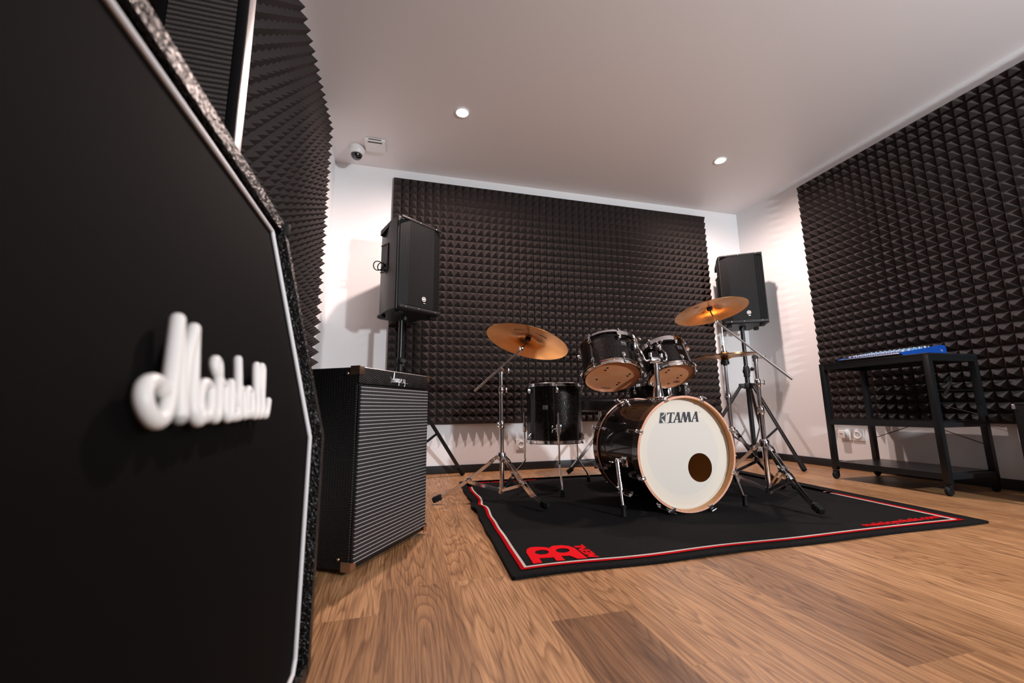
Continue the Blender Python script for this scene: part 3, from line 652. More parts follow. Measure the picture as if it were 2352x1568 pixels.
    for a in (0.05, W-0.05):
        for c in (0.04, 0.24): part('foot', G().box(P(a, c, 0.0), (0.035, 0.05, 0.022), Mx, 0.004), 'rubber', t)
    part('pole_socket', G().tube([P(W/2, 0.16, -0.02), P(W/2, 0.16, 0.02)], 0.028, 20), 'black_plastic', t)
    return t, P
uL = V((0.296, 0.213)); spk, PLs = pa_speaker((-0.042, 2.680), uL, 1.112, 'black loudspeaker on a stand left of the foam with cable in its side handle')
pc = PLs(0.181, 0.16, 0)
tripod_stand(pc.x-0.02, pc.y-0.01, 1.0915, [(0.46, 3.17), (-0.45, 3.16), (0.02, 2.33)], 0.665, 'black tripod speaker stand behind the striped bass amplifier', (0.4, -0.9, 0))
uR = V((0.304, -0.186)); _, PRs = pa_speaker((2.762, 3.004), uR, 1.186, 'black loudspeaker on a stand in the right corner behind a raised cymbal')
tripod_stand(2.925, 2.975, 1.1655, [(2.905, 2.52), (3.285, 3.19), (2.52, 3.22)], 0.662, 'black tripod speaker stand in the right corner behind the cymbal stands', (0.9, -0.3, 0))
# coiled cable held in the left speaker's handle
g = G(); c0 = PLs(-0.030, 0.17, 0.325)
for k in range(3):
    rr_ = 0.034 - 0.006*k; g.tube([c0 + V((0.02*k, 0.004*k, -0.006*k)) + V((math.cos(a)*rr_, 0.012*math.sin(a*2+k), math.sin(a)*rr_*0.9)) for a in [2*PI*i/20 for i in range(21)]], 0.0035, 8)
g.tube(curve([c0 + V((0.03, 0, 0.01)), c0 + V((0.05, 0, 0.0)), PLs(0.012, 0.16, 0.32)]), 0.004, 8)
solo('coiled_cable', g, 'rubber', 'black coiled cable hanging out of the left loudspeaker side handle', 'cable', loc=c0)

# ---------------- drums ----------------
def small_lug(parent, Mx, ang, z, R_, dirz, rodlen, hoop_r):
    """lug casting on the shell with its tension rod running to the hoop"""
    ca, sa = math.cos(ang), math.sin(ang)
    o = lambda r, zz, t=0: Mx @ V((r*ca - t*sa, r*sa + t*ca, zz))
    g = G(); rad_ = (o(1, 0)-o(0, 0)); axis = (o(0, 1)-o(0, 0)); tan = axis.cross(rad_)
    Mr = Matrix((rad_, tan, axis)).transposed()
    g.box(o(R_+0.006, z), (0.014, 0.017, 0.030), Mr, 0.004).box(o(R_+0.014, z+dirz*0.004), (0.012, 0.013, 0.022), Mr, 0.004)
    lg = part('lug', g, 'chrome', parent)
    part('tension_rod', G().tube([o(hoop_r, z+dirz*0.008), o(hoop_r, z+dirz*rodlen)], 0.0026, 8).tube([o(hoop_r, z+dirz*(rodlen-0.008)), o(hoop_r, z+dirz*(rodlen+0.004))], 0.0052, 6), 'chrome', lg)
def drum(name, label, Mx, R_, L, nl, base, bottom='tom_head', top='tom_top', a_off=0.0, group=None, badge=-PI/2, lugz=0.035):
    t = thing(name, label, 'drum', base, group)
    part('shell', G().lathe([(R_, 0.004), (R_, L-0.004), (R_-0.006, L), (R_-0.008, L-0.004), (R_-0.008, 0.004), (R_-0.006, 0)], Mx, 72, closed=True), 'wrap', t)
    hr = R_+0.008
    for zc, s, nm in ((0, 1, 'bottom_hoop'), (L, -1, 'top_hoop')):
        pr = [(R_+0.002, zc+s*0.010), (hr+0.004, zc+s*0.010), (hr+0.004, zc+s*0.008), (R_+0.005, zc+s*0.006), (R_+0.005, zc-s*0.008), (R_+0.001, zc-s*0.012), (R_-0.004, zc-s*0.012), (R_-0.004, zc-s*0.010), (R_, zc-s*0.008), (R_+0.002, zc-s*0.004)]
        part(nm, G().lathe(pr, Mx, 72, closed=True), 'chrome', t)
    hd_ = part('bottom_head', G().lathe([(0, -0.0012), (R_+0.001, -0.0012), (R_+0.001, 0.0), (0, 0.0)], Mx, 72), bottom, t)
    part('top_head', G().lathe([(0, L+0.0012), (R_+0.001, L+0.0012), (R_+0.001, L), (0, L)], Mx, 72), top, t)
    for k in range(nl):
        a = a_off + 2*PI*k/nl
        small_lug(t, Mx, a, lugz, R_, -1, lugz+0.010, hr+0.001); small_lug(t, Mx, a, L-lugz, R_, 1, lugz+0.010, hr+0.001)
    if badge is not None:
        ca, sa = math.cos(badge), math.sin(badge)
        def f(x, y, z):
            a = badge + x/(R_+z); return Mx @ V(((R_+z)*math.cos(a), (R_+z)*math.sin(a), L*0.60+y))
        bgm = [[(-.016, -.012), (-.012, -.012), (-.008, -.012), (-.004, -.012), (0, -.012), (.004, -.012), (.008, -.012), (.012, -.012), (.016, -.012), (.016, .012), (.012, .012), (.008, .012), (.004, .012), (0, .012), (-.004, .012), (-.008, .012), (-.012, .012), (-.016, .012)]]
        bg = part('badge', G().prism(bgm, 0.0003, 0.0012, f), 'ink_grey', t)
        part('lettering', text_g('TAMA', 0.0125, lambda x, y, z: f(x, y+0.006, z+0.0013), 0.0004), 'steel', bg)
        part('vent_grommet', G().tube([f(0, -.003, 0.001), f(0, -.003, 0.004)], 0.0045, 14), 'copper', bg)
    return t, hd_
def toms(name, label, c, n, R_, L, a_off, dots, group, tfun):
    n = V(n).normalized(); Mx = frame(c, (1, 0, 0), -n)
    t, hd_ = drum(name, label, Mx, R_, L, 6, V(c), a_off=a_off, group=group, badge=R(-82))
    g = G()
    for x, y in dots: g.lathe([(0, -0.0017), (0.0065, -0.0017), (0.0065, -0.0012), (0, -0.0012)], Mx @ Matrix.Translation((x, y, 0)), 16)
    part('damper_dots', g, 'dark', t)
    return t, Mx
nL, nR = (-.11, -.456, -.883), (-.047, -.461, -.886)
tl, ML = toms('rack_tom', 'left and larger black sparkle rack tom over the bass drum', (1.12, 2.056, .649), nL, 0.152, 0.195, R(30), [(-.073, .045), (-.063, -.052), (-.060, -.075), (.062, .073), (.064, .052), (.080, -.022), (.084, -.042)], 'rack toms', None)
tr, MR = toms('rack_tom', 'right and smaller black sparkle rack tom over the bass drum', (1.485, 2.044, .657), nR, 0.127, 0.178, R(30), [(-.05, -.03), (-.047, -.052), (.032, .085), (.052, .020), (.058, -.008)], 'rack toms', None)
part('lettering', text_g('TAMA', 0.022, lambda x, y, z: ML @ V((x+0.012, y+0.118, -0.0013-z)), 0.0004), 'ink', tl)
part('lettering', text_g('EVANS', 0.018, lambda x, y, z: MR @ V((x+0.072, y+0.068, -0.0013-z)), 0.0004) if False else G().lathe([(0.016, -0.0017), (0.020, -0.0017), (0.020, -0.0012), (0.016, -0.0012)], MR @ Matrix.Translation((0.070, 0.060, 0)) @ Matrix.Diagonal((1, .6, 1, 1)), 24, closed=True).lathe([(0, -0.0017), (0.010, -0.0017), (0.010, -0.0012), (0, -0.0012)], MR @ Matrix.Translation((0.070, 0.060, 0)) @ Matrix.Diagonal((1, .5, 1, 1)), 20), 'ink', tr).name = 'oval_stamp'

# floor tom
FT = V((0.932, 2.47, 0)); Mf = Matrix.Translation(FT + V((0, 0, 0.285)))
ft, _ = drum('floor_tom', 'tall black sparkle floor tom on three chrome legs', Mf, 0.171, 0.335, 6, FT, a_off=R(15), badge=R(-128))
for a in (-104, 149, 22):
    d = V((math.cos(R(a)), math.sin(R(a)), 0)); r0 = 0.171+0.022
    lg = part('leg', G().tube(curve([FT+d*r0+V((0, 0, 0.455)), FT+d*r0+V((0, 0, 0.20)), FT+d*(r0+0.004)+V((0, 0, 0.155)), FT+d*(r0+0.075)+V((0, 0, 0.075)), FT+d*(r0+0.092)+V((0, 0, 0.038))], 5), 0.0052, 12), 'chrome', ft)
    q = FT+d*(r0+0.094); part('rubber_foot', G().tube([q+V((0, 0, 0.045)), q+V((0, 0, 0.034)), q+V((0, 0, 0.011))], [0.009, 0.012, 0.014], 14), 'rubber', lg)
    br = part('leg_bracket', G().box(FT+d*(r0-0.010)+V((0, 0, 0.365)), (0.022, 0.034, 0.045), Matrix.Rotation(R(a), 3, 'Z'), 0.005).tube([FT+d*r0+V((0, 0, 0.335)), FT+d*r0+V((0, 0, 0.392))], 0.011, 14), 'chrome', ft)
    tn = V((-d.y, d.x, 0)); k0_ = FT+d*(r0+0.004)+V((0, 0, 0.362)); kk = -tn
    part('wing_screw', G().tube([k0_, k0_+kk*0.03], 0.004, 8).box(k0_+kk*0.036+V((0, 0, .012)), (0.008, 0.008, 0.018), None, 0.003).box(k0_+kk*0.036-V((0, 0, .012)), (0.008, 0.008, 0.018), None, 0.003), 'chrome', br)

# snare drum on its stand
SN = V((1.625, 2.385, 0)); Ms = Matrix.Translation(SN + V((0, 0, 0.470))) @ Matrix.Rotation(R(-4), 4, 'X')
sn, _ = drum('snare_drum', 'black snare drum half hidden behind the bass drum and right tom', Ms, 0.178, 0.145, 8, SN+V((0, 0, .47)), a_off=R(10), badge=R(-105), lugz=0.040)
part('throw_off', G().box(Ms @ V((-0.045, -0.190, 0.07)), (0.035, 0.02, 0.07), None, 0.006).box(Ms @ V((-0.045, -0.203, 0.09)), (0.018, 0.012, 0.05), None, 0.004), 'chrome', sn)
st = thing('snare_stand', 'chrome snare stand behind the bass drum holding the snare', 'stand', SN)
part('pole', G().tube([SN+V((0, 0, .06)), SN+V((0, 0, .30))], 0.012, 14).tube([SN+V((0, 0, .28)), SN+V((0, 0, .43))], 0.0095, 14), 'chrome', st)
for a in (30, 150, 270):
    d = V((math.cos(R(a)), math.sin(R(a)), 0)); part('basket_arm', G().bar(SN+V((0, 0, .42)), SN+d*.17+V((0, 0, .450)), .008, .014).bar(SN+d*.186+V((0, 0, .447)), SN+d*.203+V((0, 0, .485)), .010, .014), 'chrome', st)
    lg = part('leg', G().bar(SN+V((0, 0, .22)), SN+d*.24+V((0, 0, .03)), .010, .012), 'chrome', st)
    part('rubber_foot', G().bar(SN+d*.225+V((0, 0, .036)), SN+d*.262+V((0, 0, .021)), .022, .022, bev=.004), 'rubber', lg)

# bass drum: axis towards the camera
BC = V((1.279, 1.679, 0.271)); MB = frame(BC, (1, 0, 0), (0.0, -1, 0.0))     # local z runs out of the front
RH = 0.260; SR = 0.250
bd = thing('bass_drum', 'large black bass drum with round port hole in its white front head', 'drum', (1.279, 1.90, 0.012))
part('shell', G().lathe([(SR, -0.045), (SR, -0.405), (SR-.009, -0.405), (SR-.009, -0.045)], MB, 96, closed=True), 'wrap', bd)
part('shell_lining', G().lathe([(SR-.0095, -0.046), (SR-.0095, -0.400)], MB, 96), 'maple', bd, recalc=False)
def hoop(zf, zb, nm):
    outer = part(nm, G().lathe([(RH, zf-0.0015), (RH, zb), (SR+.001, zb), (SR+.001, zf-0.0015)], MB, 96, closed=True), 'hoop_black', bd)
    return outer
hf = hoop(0.0, -0.046, 'front_hoop'); hb = hoop(-0.396, -0.442, 'rear_hoop')
part('ply_edge', G().lathe([(SR+.0005, -0.0015), (RH, -0.0015), (RH-.0005, 0.0006), (SR+.0012, 0.0006)], MB, 96, closed=True), 'maple_edge', hf)
part('inner_face', G().lathe([(SR+.0008, 0.0), (SR+.0008, -0.046), (SR-.0008, -0.046), (SR-.0008, 0.0)], MB, 96, closed=True), 'maple', hf)
part('ply_edge', G().lathe([(SR+.004, -0.396), (RH+.0004, -0.3965), (RH+.0004, -0.3990), (SR+.004, -0.3985)], MB, 96, closed=True), 'maple_edge', hb)
# front head with the port hole cut out
PX, PZ, PR = 0.085, -0.072, 0.0655
nseg = 96
outer = [(0.2465*math.cos(2*PI*i/nseg), 0.2465*math.sin(2*PI*i/nseg)) for i in range(nseg)]
hole_ = [(PX + PR*math.cos(2*PI*i/48), -(-PZ) + PR*math.sin(2*PI*i/48)) for i in range(48)]
fnB = lambda x, y, z: MB @ V((x, y, z))
head = part('front_head', G().prism([outer, hole_], -0.0352, -0.0340, fnB), 'head_white', bd, label='white front head with port hole')
part('head_collar', G().lathe([(0.249, -0.035), (0.249, -0.030), (0.2445, -0.030), (0.2425, -0.0335)], MB, 96), 'head_white', head)
ring = [(0.192*math.cos(2*PI*i/nseg), 0.192*math.sin(2*PI*i/nseg)) for i in range(nseg)]
part('rear_head', G().lathe([(0, -0.410), (SR-.002, -0.410), (SR-.002, -0.412), (0, -0.412)], MB, 72), 'tom_top', bd)
BCx, BCz = BC.x, BC.z
lf = lambda x, z, y: V((x, BC.y+0.034-0.0002-y, z))
g = G()
for poly in TAMA: g.prism(poly, 0.0, 0.0012, lf)
part('lettering', g, 'ink', head, label='dark navy capital letters')
g = G()
for poly in EMB: g.prism([poly], 0.0, 0.0008, lf)
em = part('emblem', g, 'ink_grey', head, label='dark emblem left of the letters')
g = G()
for poly in EMBK: g.prism([poly], 0.0, 0.0013, lf)
part('emblem_fields', g, 'ink', em) if False else part('emblem_mark', g, 'ink', head)
g = G()
for poly in EMBW: g.prism([poly], 0.0, 0.0014, lf)
part('emblem_cut', g, 'head_white', head)
g = G().lathe([(0.0016, 0), (0.0022, 0), (0.0022, 0.001), (0.0016, 0.001)], frame((1.3855, BC.y+0.0338, 0.4535), (1, 0, 0), (0, -1, 0)), 16, closed=True)
part('registered_mark', g, 'ink_grey', head)
# claws, rods and lugs: eight at each end
for fr_, zf, sgn in ((True, 0.0, -1), (False, -0.442, 1)):
    for k in range(8):
        a = R(22.5+45*k); ca, sa = math.cos(a), math.sin(a)
        o = lambda r, z, t=0: MB @ V((r*ca - t*sa, r*sa + t*ca, z))
        ax = V((0, -1, 0)); rd = (o(1, 0)-o(0, 0)); tn = ax.cross(rd); Mr = Matrix((rd, tn, ax)).transposed()
        g = G(); g.box(o(RH-.002, zf-sgn*0.003), (0.020, 0.018, 0.005), Mr, 0.0015).box(o(RH+.0045, zf+sgn*0.016), (0.006, 0.018, 0.040), Mr, 0.002).box(o(RH+.011, zf+sgn*0.014), (0.014, 0.014, 0.012), Mr, 0.003)
        cw = part('claw', g, 'chrome', bd)
        part('tension_rod', G().tube([o(RH+.012, zf-sgn*0.004), o(RH+.012, zf+sgn*0.088)], 0.003, 8).tube([o(RH+.012, zf-sgn*0.012, -.012), o(RH+.012, zf-sgn*0.012, .012)], 0.003, 8), 'chrome', cw)
        g = G(); g.box(o(SR+.007, zf+sgn*0.100), (0.016, 0.016, 0.032), Mr, 0.004).box(o(SR+.016, zf+sgn*0.094), (0.014, 0.013, 0.022), Mr, 0.004)
        part('lug', g, 'chrome', bd)
# spurs
for sx, foot in ((-1, V((0.958, 1.718, 0.0))), (1, V((1.612, 1.728, 0.0)))):
    a = R(180+14) if sx < 0 else R(-14)
    p0 = MB @ V(((SR+0.028)*math.cos(a), (SR+0.028)*math.sin(a)-0.0, -0.105)); p1 = foot + V((0, 0, 0.040))
    if sx < 0: p0 = V((0.968, 1.770, 0.232))
    else: p0 = V((1.578, 1.775, 0.235))
    bkt = part('spur_bracket', G().box(V((BC.x+sx*(SR+.008), 1.782, 0.232)), (0.026, 0.045, 0.05), None, 0.006).tube([V((BC.x+sx*(SR+.0), 1.775, .236)), V((p0.x, 1.775, .238))], 0.013, 16), 'chrome', bd)
    part('wing_bolt', G().tube([p0+V((sx*.005, 0, .002)), p0+V((sx*.03, -.006, .004))], 0.004, 8).box(p0+V((sx*.034, -.006, .004)), (0.008, 0.03, 0.008), None, 0.003), 'chrome', bkt)
    sp_ = part('leg', G().tube([p0+V((0, 0, .012)), p0.lerp(p1, .48)], 0.0095, 16).tube([p0.lerp(p1, .44), p0.lerp(p1, .60)], 0.0125, 16).tube([p0.lerp(p1, .55), p1], 0.0062, 14).box(p0.lerp(p1, .54)+V((-sx*-0.012, 0, 0)), (0.02, 0.010, 0.010), None, 0.003), 'chrome', bd)
    part('rubber_foot', G().tube([p1+V((0, 0, .018)), p1+V((0, 0, .006)), p1+V((0, 0, .004)), foot+V((0, 0, .012))], [0.013, 0.013, 0.0095, 0.0125], 16), 'rubber', sp_)
# tom holder: post with two bent arms
PT = V((1.293, 1.90, 0)); th = thing('tom_holder', 'chrome tom holder post rising from the top of the bass drum', 'drum hardware', (1.293, 1.90, 0.515))
part('base_plate', G().box(PT+V((0, 0, .5268)), (0.07, 0.10, 0.010), None, 0.003).lathe([(0.030, .524), (0.026, .555), (0.018, .590), (0, .590)], Matrix.Translation(PT), 24), 'chrome', th)
part('post', G().tube([PT+V((0, 0, .54)), PT+V((0, 0, .715))], 0.0125, 20), 'chrome', th)
part('collar', G().tube([PT+V((0, 0, .588)), PT+V((0, 0, .606))], 0.0175, 20).tube([PT+V((-.015, 0, .597)), PT+V((-.04, -.004, .597))], 0.0045, 8).ball(PT+V((-.043, -.004, .597)), .009), 'chrome', th)
part('head_block', G().box(PT+V((0, 0, .722)), (0.072, 0.034, 0.034), None, 0.008).tube([PT+V((-.030, .0, .738)), PT+V((-.030, 0, .762))], .011, 14).tube([PT+V((.034, .0, .730)), PT+V((.034, 0, .758))], .011, 14).tube([PT+V((0, -.015, .722)), PT+V((0, -.034, .722))], .006, 10), 'chrome', th)
for sx, Mt, Rt, Lt in ((-1, ML, .152, .195), (1, MR, .127, .178)):
    tc_ = Mt @ V((0, 0, Lt*0.62)); s0 = PT+V((sx*.032, 0, .725)); dirv = (V((s0.x, s0.y, 0))-V((tc_.x, tc_.y, 0))).normalized()
    ax_ = (Mt @ V((0, 0, 1))) - (Mt @ V((0, 0, 0))); dirv = (dirv - ax_*dirv.dot(ax_)).normalized()
    e = tc_ + dirv*(Rt+0.020)
    arm = part('arm', G().tube(curve([s0, s0+V((sx*.028, 0, -.005)), s0+V((sx*.040, .010, .03)), e+V((0, -.012, -.01)), e], 6), 0.0058, 12), 'chrome', th)
    part('ball_clamp', G().ball(e, 0.016).box(e-dirv*0.006, (0.030, 0.030, 0.040), None, 0.006).tube([e+V((0, 0, .01)), e+V((sx*-.004, -.03, .03))], .004, 8).ball(e+V((sx*-.004, -.032, .032)), .008), 'chrome', arm)
    # the tom's own mounting frame
    tt = tl if sx < 0 else tr
    am = math.atan2(*( (Mt.inverted() @ e).yx ))
    mo_ = lambda r, a, z: Mt @ V((r*math.cos(a), r*math.sin(a), z))
    g = G(); pts = [mo_(Rt+0.022, am-0.75+1.5*i/12, Lt-0.030+0.012*math.cos((i-6)/6*1.4)) for i in range(13)]
    for p, q in zip(pts, pts[1:]): g.bar(p, q, 0.024, 0.006, upv=ax_)
    g.bar(mo_(Rt+.018, am, Lt-.03), mo_(Rt+.018, am, Lt*0.45), .03, .008, upv=dirv, bev=.003)
    part('mount_frame', g, 'chrome', tt)

# drum throne
TH = V((1.475, 2.93, 0)); tn_ = thing('drum_throne', 'round black drum stool with chrome legs behind the kit', 'stool', TH)
part('seat', G().lathe([(0, .455), (.150, .455), (.165, .465), (.168, .50), (.163, .532), (.145, .545), (0, .548)], Matrix.Translation(TH), 48), 'vinyl', tn_)
part('post', G().tube([TH+V((0, 0, .10)), TH+V((0, 0, .457))], .0135, 16), 'chrome', tn_)
part('hub', G().tube([TH+V((0, 0, .26)), TH+V((0, 0, .30))], .022, 16), 'chrome', tn_)
for a in (176, 56, -64):
    d = V((math.cos(R(a)), math.sin(R(a)), 0)); p1 = TH+d*.245+V((0, 0, .035 if a != -64 else .046))
    lg = part('leg', G().bar(TH+d*.02+V((0, 0, .285)), p1, .022, .010), 'chrome', tn_)
    part('rubber_foot', G().bar(p1-d*.012+V((0, 0, .010)), p1+d*.028-V((0, 0, .020)), .030, .026, bev=.005), 'rubber', lg)
    part('brace', G().bar(TH+d*.014+V((0, 0, .095)), TH+d*.20+V((0, 0, .078)), .014, .005), 'chrome', tn_)

# ---------------- cymbal stands ----------------
def stand_legs(t, x, y, hub, feet, zc):
    """double-braced folding tripod"""
    o = V((x, y, 0))
    part('leg_hub', G().lathe([(.0125, hub-.018), (.022, hub-.018), (.024, hub+.010), (.018, hub+.020), (.0125, hub+.020)], Matrix.Translation(o), 20), 'chrome', t)
    part('base_collar', G().lathe([(.0125, zc-.016), (.020, zc-.016), (.020, zc+.012), (.0125, zc+.012)], Matrix.Translation(o), 20), 'chrome', t)
    for f in feet:
        F = V((f[0], f[1], f[2] if len(f) > 2 else 0.012)); d = F-o; L = V((d.x, d.y, 0)).length; d = V((d.x, d.y, 0)).normalized(); s = V((-d.y, d.x, 0))
        g = G(); J = o+d*(L*.50)+V((0, 0, hub*.50)); K = o+d*(L*.80)+V((0, 0, hub*.215)); P0 = o+d*.022+V((0, 0, hub)); P1 = F+V((0, 0, .030))-d*.02
        for q in (-1, 1):
            path = curve([P0+s*.009*q, J+s*.010*q, K+s*.008*q, P1+s*.005*q], 4)
            for a, b in zip(path, path[1:]): g.bar(a, b, .015, .0028)
        g.bar(P0.lerp(J, .12), P0.lerp(J, .26), .018, .026, bev=.003).bar(J.lerp(P0, .1), J.lerp(K, .12), .018, .027, bev=.003).tube([J-s*.018, J+s*.018], .0055, 10)
        lg = part('leg', g, 'chrome', t)
        dd = (P1-K).normalized(); g = G().bar(P1-dd*.022, P1+dd*.028, .026, .026, bev=.004)
        for k in range(3): g.bar(P1-dd*(.012-.012*k), P1-dd*(.007-.012*k), .030, .030, bev=.001)
        part('rubber_foot', g, 'rubber', lg)
        g = G()
        for q in (-1, 1): g.bar(o+d*.016+s*.011*q+V((0, 0, zc)), J+s*.013*q-V((0, 0, .008)), .014, .0028)
        part('brace', g, 'chrome', t)
def wing(g, p, d, L=.028):
    p = V(p); d = V(d).normalized(); g.tube([p, p+d*L], .0042, 8); s = V((0, 0, 1)); g.bar(p+d*L-s*.013, p+d*L+s*.013, .008, .006, bev=.002); return g
def cymbal_stand(x, y, hub, feet, label, zs, ztop, tilt, tail, grp):
    t = thing('cymbal_stand', label, 'cymbal stand', (x, y, 0), grp); o = V((x, y, 0)); zc = .062
    stand_legs(t, x, y, hub, feet, zc)
    part('lower_tube', G().tube([o+V((0, 0, zc-.02)), o+V((0, 0, zs[0]))], .0125, 18), 'chrome', t)
    part('middle_tube', G().tube([o+V((0, 0, zs[0]-.01)), o+V((0, 0, zs[1]))], .0105, 18), 'chrome', t)
    part('upper_tube', G().tube([o+V((0, 0, zs[1]-.01)), o+V((0, 0, ztop-.012))], .0088, 18), 'chrome', t)
    for z, r in ((zs[0], .0165), (zs[1], .0145)):
        c = part('clamp_collar', G().lathe([(.009, z-.022), (r-.002, z-.024), (r, z-.018), (r, z+.006), (r-.003, z+.016), (.009, z+.018)], Matrix.Translation(o), 20), 'chrome', t)
        part('wing_bolt', wing(G(), o+V((0, 0, z-.004)), (.8 if z > .5 else -.8, -.5, 0)), 'chrome', c)
    T = V(tilt); E = V(tail); A = V((x, y, ztop))
    d1 = (T-E).normalized()
    part('tilter_clamp', wing(G().tube([A-V((0, 0, .022)), A+V((0, 0, .010))], .0125, 16).tube([A+V((-.02*d1.y, .02*d1.x, 0)), A+V((.02*d1.y, -.02*d1.x, 0))], .013, 16), A+V((.012, -.01, -.004)), (.8, -.6, 0)), 'chrome', t)
    part('boom_arm', G().tube([E, E.lerp(T, .45)], .0068, 14).tube([E.lerp(T, .45), T], .0052, 12), 'steel', t)
    return t, T
def cymbal(label, c, n, R_, bell, m, holder_pt, t_stand, grp, mark):
    """bronze plate; n points down towards the camera side"""
    up_ = -V(n).normalized(); Mx = frame(c, (1, 0, 0), up_)
    cy = thing('crash_cymbal', label, 'cymbal', V(c), grp)
    k = R_/0.2; h = 0.016*k
    prof_ = [(0.006, h+.016), (bell*.4, h+.0145), (bell*.8, h+.007), (bell, h), (R_*.5, h*.62), (R_*.8, h*.22), (R_, 0.0)]
    g = G().lathe(prof_ + [(r, z-.0014) for r, z in prof_[::-1]], Mx, 96, closed=True, uv=True)
    pl_ = part('plate', g, m, cy, smooth=60)
    mark(Mx, cy, R_, h)
    # tilter, sleeve, felts and wing nut belong to the stand
    b0 = Mx @ V((0, 0, h+.012)); T = V(holder_pt)
    g = G().ball(T, .014).tube([T, T.lerp(b0 - up_*.035, .6), b0-up_*.03, b0+up_*.045], .0038, 10); g = wing(g, T, (-.7, -.7, -.2), .024)
    part('tilter', g, 'chrome', t_stand)
    part('felt_washers', G().lathe([(.004, -.014), (.016, -.014), (.016, 0), (.004, 0)], Mx @ Matrix.Translation((0, 0, h+.011)), 20, closed=True).lathe([(.004, .004), (.015, .004), (.015, .014), (.004, .014)], Mx @ Matrix.Translation((0, 0, h+.014)), 20, closed=True), 'rubber', t_stand)
    part('wing_nut', G().tube([b0+up_*.022, b0+up_*.034], .006, 10).bar(b0+up_*.038-V((.014, 0, 0)), b0+up_*.038+V((.014, 0, 0)), .008, .006, bev=.002), 'chrome', t_stand)
    return cy
def scribble(seed):
    def f(Mx, cy, R_, h):
        r0 = R_*0.62; g = G(); q = random.Random(seed)
        zz_ = lambda r: h*(.62-.40*(r/R_-.5)/.3) - .0018
        for w0, w1 in ((-2.38, -1.98), (-1.55, -1.05)):
            n = 26; pts = []
            for i in range(n):
                a = w0+(w1-w0)*i/n; r = r0 + (.006*math.sin(i*2.3)+q.uniform(-.002, .002)) - (.006 if i == 0 else 0)
                pts.append(Mx @ V((r*math.cos(a), r*math.sin(a), zz_(r))))
            g.tube(curve(pts, 3), .0007, 5)
        part('script_marking', g, 'ink', cy)
    return f
def stamp(Mx, cy, R_, h):
    g = G(); a = R(200); r0 = R_*.72
    zz_ = lambda r: h*(.62-.40*(r/R_-.5)/.3) - .0016
    f = lambda x, y, z: Mx @ V(((r0+x)*math.cos(a+y/r0), (r0+x)*math.sin(a+y/r0), zz_(r0+x)-z))
    g.prism([[(-.011, -.014), (.011, -.014), (.011, .014), (-.011, .014)], [(-.007, -.010), (-.007, .010), (.007, .010), (.007, -.010)]], 0, .0005, f)
    part('stamp', g, 'ink_grey', cy)
fa = [(0.183, 2.262, 0.0), (0.668, 1.884), (0.745, 2.478)]
t1, T1 = cymbal_stand(0.531, 2.21, 0.232, fa, 'chrome boom cymbal stand on the left corner of the carpet', (0.40, 0.585), 0.690, (0.619, 2.092, 0.795), (0.400, 2.300, 0.580), 'cymbal stands')
T1p = V((0.531, 2.21, 0.692)); dT = V((0.619, 2.098, 0.797))-T1p
t1c = cymbal('wide bronze crash cymbal tilted over the left cymbal stand', (0.664, 2.152, 0.838), (-0.303, -0.14, -0.943), 0.229, 0.062, 'bronze', (0.619, 2.098, 0.797), t1, 'crash cymbals', scribble(3))
t2, T2 = cymbal_stand(1.820, 1.785, 0.290, [(1.752, 1.462), (2.137, 1.905), (1.565, 2.01)], 'chrome boom cymbal stand to the right of the bass drum', (0.46, 0.605), 0.736, (1.725, 1.930, 0.955), (1.905, 1.655, 0.610), 'cymbal stands')
t2c = cymbal('bronze crash cymbal raised high in front of the right loudspeaker', (1.751, 1.998, 1.028), (0.046, -0.207, -0.977), 0.203, 0.058, 'bronze_pale', (1.725, 1.930, 0.955), t2, 'crash cymbals', stamp)

# hi-hat
HX, HY = 1.995, 2.192; hh = thing('hi_hat_stand', 'chrome hi-hat stand with pedal between drum kit and trolley', 'cymbal stand', (HX, HY, 0)); o = V((HX, HY, 0))
stand_legs(hh, HX, HY, 0.335, [(2.10, 1.955), (2.17, 2.39), (1.74, 2.22)], .095)
part('lower_tube', G().tube([o+V((0, 0, .04)), o+V((0, 0, .545))], .0125, 18), 'chrome', hh)
part('upper_tube', G().tube([o+V((0, 0, .53)), o+V((0, 0, .735))], .0095, 18), 'chrome', hh)
part('pull_rod', G().tube([o+V((0, 0, .73)), o+V((0, 0, 1.00))], .003, 10), 'chrome', hh)
c = part('clamp_collar', G().lathe([(.009, .52), (.016, .52), (.017, .55), (.013, .565), (.009, .565)], Matrix.Translation(o), 20), 'chrome', hh)
part('wing_bolt', wing(G(), o+V((0, 0, .54)), (-.9, -.4, 0), .04), 'chrome', c)
part('cymbal_seat', G().lathe([(0, .735), (.012, .735), (.012, .742), (.024, .744), (.026, .762), (.022, .764), (.022, .775), (0, .775)], Matrix.Translation(o), 24), 'black_plastic', hh)
part('clutch', G().tube([o+V((0, 0, .822)), o+V((0, 0, .868))], .0075, 12).tube([o+V((0, 0, .822)), o+V((0, 0, .832))], .016, 16), 'chrome', hh)
wg = wing(G(), o+V((0, 0, .856)), (-.9, -.3, 0), .03); part('wing_nut', wg, 'copper', hh)
part('pedal', G().bar((1.97, 2.27, .035), (1.93, 2.50, .018), .006, .075, bev=.002).bar((1.975, 2.24, .06), (1.965, 2.275, .10), .006, .03), 'chrome', hh)
